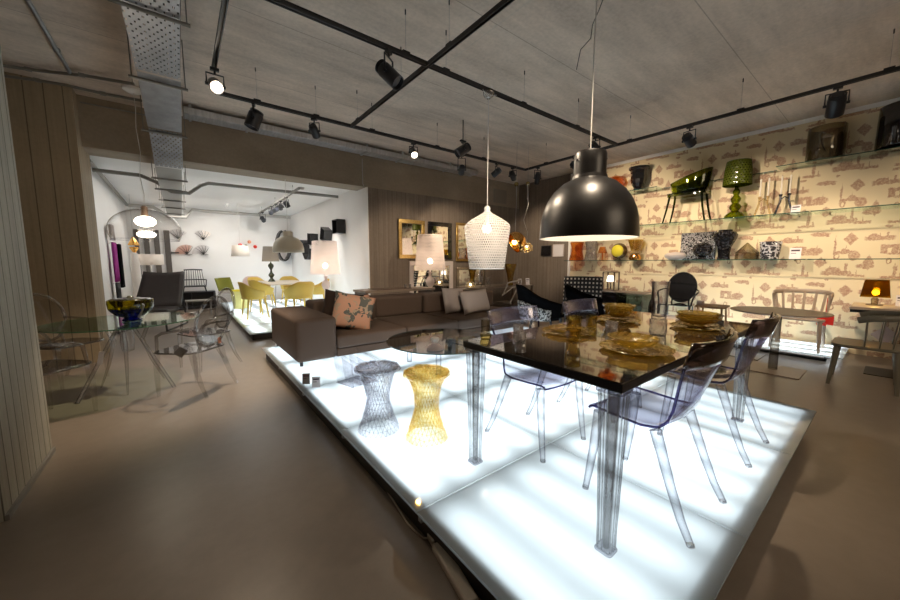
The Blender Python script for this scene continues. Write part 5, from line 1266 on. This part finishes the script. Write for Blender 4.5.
# ribbon shelves
def ribbon_shelf(label, pts, x=3.05, wd=.20, org=(0, 0), rz=0):
    t = thing('ribbon_shelf', label, 'shelf', (x, org[0], 0), rz, 'black bent wall shelves')
    g = G()
    def P(u, v):
        f = u * (len(pts) - 1); i = min(int(f), len(pts) - 2); q = f - i
        return (-.001 - wd * (1 - v), pts[i][0] * (1 - q) + pts[i + 1][0] * q, pts[i][1] * (1 - q) + pts[i + 1][1] * q)
    g.grid(P, len(pts) * 3, 2); obj('ribbon', g, M['black_satin'], t, solid=.008 if org == (0, 0) else .05)
    for p in pts[2:-1:4]: obj('bracket', G().span(-wd * .8, -.004, p[0] - .005, p[0] + .005, p[1] + .008, p[1] + .07), M['black_satin'], t)
    return t
ring = [(.20 * math.cos(a), 1.90 + .50 * math.sin(a)) for a in [math.radians(100 + 24 * k) for k in range(15)]]
ribbon_shelf('black ribbon shelf bent into a ring high in the white room corner', ring, x=2.78, wd=.34, org=(12.96, 0), rz=PI / 2)
ribbon_shelf('black ribbon shelf curling across the white wall behind the lattice lamp',
             [(11.2, 1.98), (10.9, 2.0), (10.75, 1.85), (10.7, 1.6), (10.5, 1.42), (10.25, 1.42), (10.1, 1.55), (10.05, 1.72)], wd=.22)
for i, (y, z, rx, lb) in enumerate(((8.95, 2.03, .35, 'lower tilted'), (8.05, 2.16, 0, 'upper upright'), (10.1, 1.98, 0.1, 'farther upright'))):
    t = thing('wall_box', '%s black box shelf on the white right-hand wall' % lb, 'shelf', (3.06, y, z), 0, 'black square wall boxes'); t.rotation_euler = (rx, 0, 0)
    for a in ((-.16, -.15), (.15, .16)):
        obj('side', G().span(-.20, 0, a[0], a[1], -.16, .16), M['black_satin'], t); obj('board', G().span(-.20, 0, -.149, .149, a[0], a[1]), M['black_satin'], t)
    obj('backboard', G().span(-.012, 0, -.149, .149, -.149, .149), M['black_satin'], t)
# dots, fans, panels, clothes on the far walls
for i, (x, z, c, lb) in enumerate(((1.54, 1.90, 'red', 'red'), (1.80, 2.0, 'orange_card', 'orange'), (1.70, 1.86, 'olive_dark', 'dark green'), (1.96, 1.85, 'red', 'red right-hand'))):
    t = thing('ball_hook', '%s ball hook on the white back wall above the cone pendant' % lb, 'hook', (x, 12.96, z), 0, 'coloured ball hooks')
    obj('ball', G().ball(0, -.02, 0, .055, n=14), M[c], t, smooth=180); obj('pin', G().rod((0, 0, 0), (0, .039, 0), .008), M['chrome'], t)
for i, (x, z, rz, lb) in enumerate(((-.02, 2.02, .0, 'upper left'), (.58, 2.02, .0, 'upper right'), (.16, 1.58, 0, 'lower left'), (.56, 1.58, 0, 'lower right'))):
    t = thing('fan_wall_light', '%s clear fan-shaped wall ornament with dark twigs' % lb, 'wall ornament', (x, 12.94, z), 0, 'fan-shaped ornaments on the white wall')
    pts = [(0, 0, 0)] + [(.28 * math.cos(math.radians(a)), 0, .28 * math.sin(math.radians(a))) for a in range(40 if i < 2 else 60, 141 if i < 2 else 181, 10)]
    obj('fan', G().put(pts, [tuple(range(len(pts)))]), M['fan_pink'] if i == 2 else M['fan_clear'], t, solid=.006)
    for k in range(5):
        a = math.radians(50 + k * 20); obj('twig', G().tube([(0, -.012, 0), (.15 * math.cos(a), -.02, .15 * math.sin(a)), (.27 * math.cos(a + .1), -.012, .27 * math.sin(a + .1))], [.012, .006, .003], 5), M['black'], t)
    if i >= 2: obj('foot', G().span(-.05, .12, -.06, .04, -.012, -.002), M['black'], t)
for i, (x, w_, lb) in enumerate(((-.93, .10, 'slim first'), (-.72, .12, 'second'), (-.50, .12, 'third'), (-.27, .13, 'fourth'))):
    t = thing('slat_board', 'tall dark vertical board, %s from the left, behind the bubble pendant' % lb, 'board', (x, 12.92, .5), 0, 'tall dark boards by the back wall')
    obj('plank', G().span(-w_ / 2, w_ / 2, -.02, .02, 0, 1.75), M['darkboard'], t, bevel=.004); obj('wall_batten', G().span(-.02, .02, .021, .079, .8, .9), M['darkboard'], t)
t = thing('wall_peg', 'short black peg on the white back wall beside the dark boards', 'peg', (-.08, 12.95, 1.62)); obj('peg_bar', G().span(-.1, .06, -.04, .04, -.015, .015), M['black'], t); obj('peg_plate', G().span(-.12, -.101, -.02, .05, -.03, .03), M['black'], t)
for i, (y, z0, z1, mt, lb) in enumerate(((9.45, .95, 1.72, 'purple', 'magenta garment hanging on the left wall of the white room'), (9.45, .35, .93, 'black', 'black garment below the magenta one'), (10.15, .8, 1.72, 'blackcloth', 'black coat hanging beside the magenta garment'), (9.35, 1.76, 2.05, 'pillow_grey', 'grey cap-like bag hung above the magenta garment'))):
    t = thing('hanging_garment', lb, 'clothing', (-1.09, y, z0), 0, None); H_ = z1 - z0
    obj('cloth', G().grid(lambda u, v: (.03 + .05 * math.sin(u * 14) * .4 + .04, (u - .5) * .34 * (1 - .25 * v), H_ * v), 24, 6), M[mt], t, smooth=180, solid=.02)
    obj('hook', G().tube([(0, 0, H_ - .02), (.05, 0, H_ + .01), (.09, 0, H_ - .03)], .006, 6), M['chrome'], t)
t = thing('white_drum_lamp', 'floor lamp with wide white drum shade on a curved white stem', 'floor lamp', (-.60, 11.3, 0))
obj('shade', G().lathe([(.27, 1.27), (.27, 1.53), (.265, 1.53)], 36), M['shade_glow'], t, smooth=60, solid=.004)
obj('stem', G().tube([(0, 0, .02), (.06, 0, .5), (.02, 0, 1.0), (.0, 0, 1.35)], .015, 8), M['white_gloss'], t, smooth=60)
obj('base', G().lathe([(0, 0), (.16, 0), (.15, .02), (0, .022)], 28), M['white_gloss'], t); obj('bulb', G().ball(0, 0, 1.39, .04), M['bulb_soft'], t, smooth=180)
t = thing('copper_pendant', 'small copper pendant lamp seen through the glass bubble', 'pendant lamp', (-.86, 11.2, 1.62))
obj('cone', G().lathe([(.11, .12), (.10, .15), (.02, .32)], 24), M['gold_lamp'], t, smooth=60, solid=.004); obj('lower_cone', G().lathe([(.02, -.06), (.09, .06), (.08, .08), (.0, .09)], 24), M['gold_lamp'], t, smooth=60)
obj('cable', G().rod((0, 0, .32), (0, 0, 1.31), .003, n=6), M['wire'], t); obj('core', G().rod((0, 0, .05), (0, 0, .31), .015), M['chrome'], t)
t = thing('white_column_lamp', 'tall white column lamp standing left of the dark boards', 'floor lamp', (-.82, 10.6, 0))
obj('column', G().lathe([(0, 0), (.09, 0), (.085, 1.3), (.05, 1.55), (0, 1.56)], 24), M['shade_white'], t, smooth=50); obj('plinth_disc', G().lathe([(0, -.0), (.14, 0), (.14, .02), (.091, .021)], 24), M['white_gloss'], t)
t = thing('dark_recliner', 'dark brown high-backed recliner behind the glass table', 'armchair', (-.50, 9.1, 0), -.35)
obj('back', G().grid(lambda u, v: ((2 * u - 1) * (.40 - .04 * v), .15 + .45 * v ** .8, .38 + .72 * v + .03 * (2 * u - 1) ** 2), 11, 10), M['leather'], t, smooth=180, solid=.07)
obj('seat', G().grid(lambda u, v: ((2 * u - 1) * .38, .20 - .62 * v, .40 - .04 * math.sin(v * 3)), 9, 8), M['leather'], t, smooth=180, solid=.08)
for s in (-1, 1): obj('runner', G().tube([(s * .36, -.42, .36), (s * .38, -.45, .02), (s * .38, .5, .02), (s * .36, .38, .7)], .018, 8), M['black'], t, smooth=50)
t = thing('low_black_cabinet', 'low black open cabinet against the white back wall', 'cabinet', (-.35, 12.2, 0))
obj('top_board', G().span(0, 1.1, 0, .45, .47, .50), M['black'], t); obj('bottom_board', G().span(0, 1.1, 0, .45, .04, .07), M['black'], t)
for x in (0, .53, 1.07): obj('upright', G().span(x, x + .03, .0, .45, .0711, .4699), M['black'], t)
obj('back_board', G().span(.03, 1.07, .44, .45, .072, .469), M['black'], t); obj('foot', G().span(.05, 1.05, .03, .42, 0, .039), M['black'], t)
t = thing('spindle_chair', 'black spindle-backed armchair standing on the low black cabinet', 'armchair', (.27, 12.38, .50), PI)
obj('seat', G().prism(rounded(.55, .42, .05), .14, .17), M['black'], t)
obj('top_rail', G().tube([(-.22, -.24, .62), (0, -.26, .63), (.22, -.24, .62)], .018, 8), M['black'], t)
for k in range(9): obj('spindle', G().rod((-.24 + .06 * k, -.18, .17), (-.20 + .05 * k, -.24, .62), .008, n=6), M['black'], t)
obj('arm_rail', G().tube([(-.28, .18, .32), (-.30, -.18, .33), (0, -.21, .34), (.30, -.18, .33), (.28, .18, .32)], .014, 8), M['black'], t)
leg4(t, [[(s * .24, q * .18, .14), (s * .27, q * .2, 0)] for s in (-1, 1) for q in (-1, 1)] , M['black'], .014, .012)
for s in (-1, 1):
    for yy in (-.05, .15): obj('arm_spindle', G().rod((s * .27, yy, .17), (s * .29, yy, .32), .007, n=6), M['black'], t)
t = thing('bench', 'grey metal bench frame before the low black cabinet', 'bench', (.02, 10.6, 0))
obj('seat_board', G().span(0, .55, 0, .35, .36, .39), M['conduit'], t)
for x in (.03, .52):
    for y in (.03, .32): obj('leg', G().span(x - .012, x + .012, y - .012, y + .012, 0, .359), M['zinc'], t)
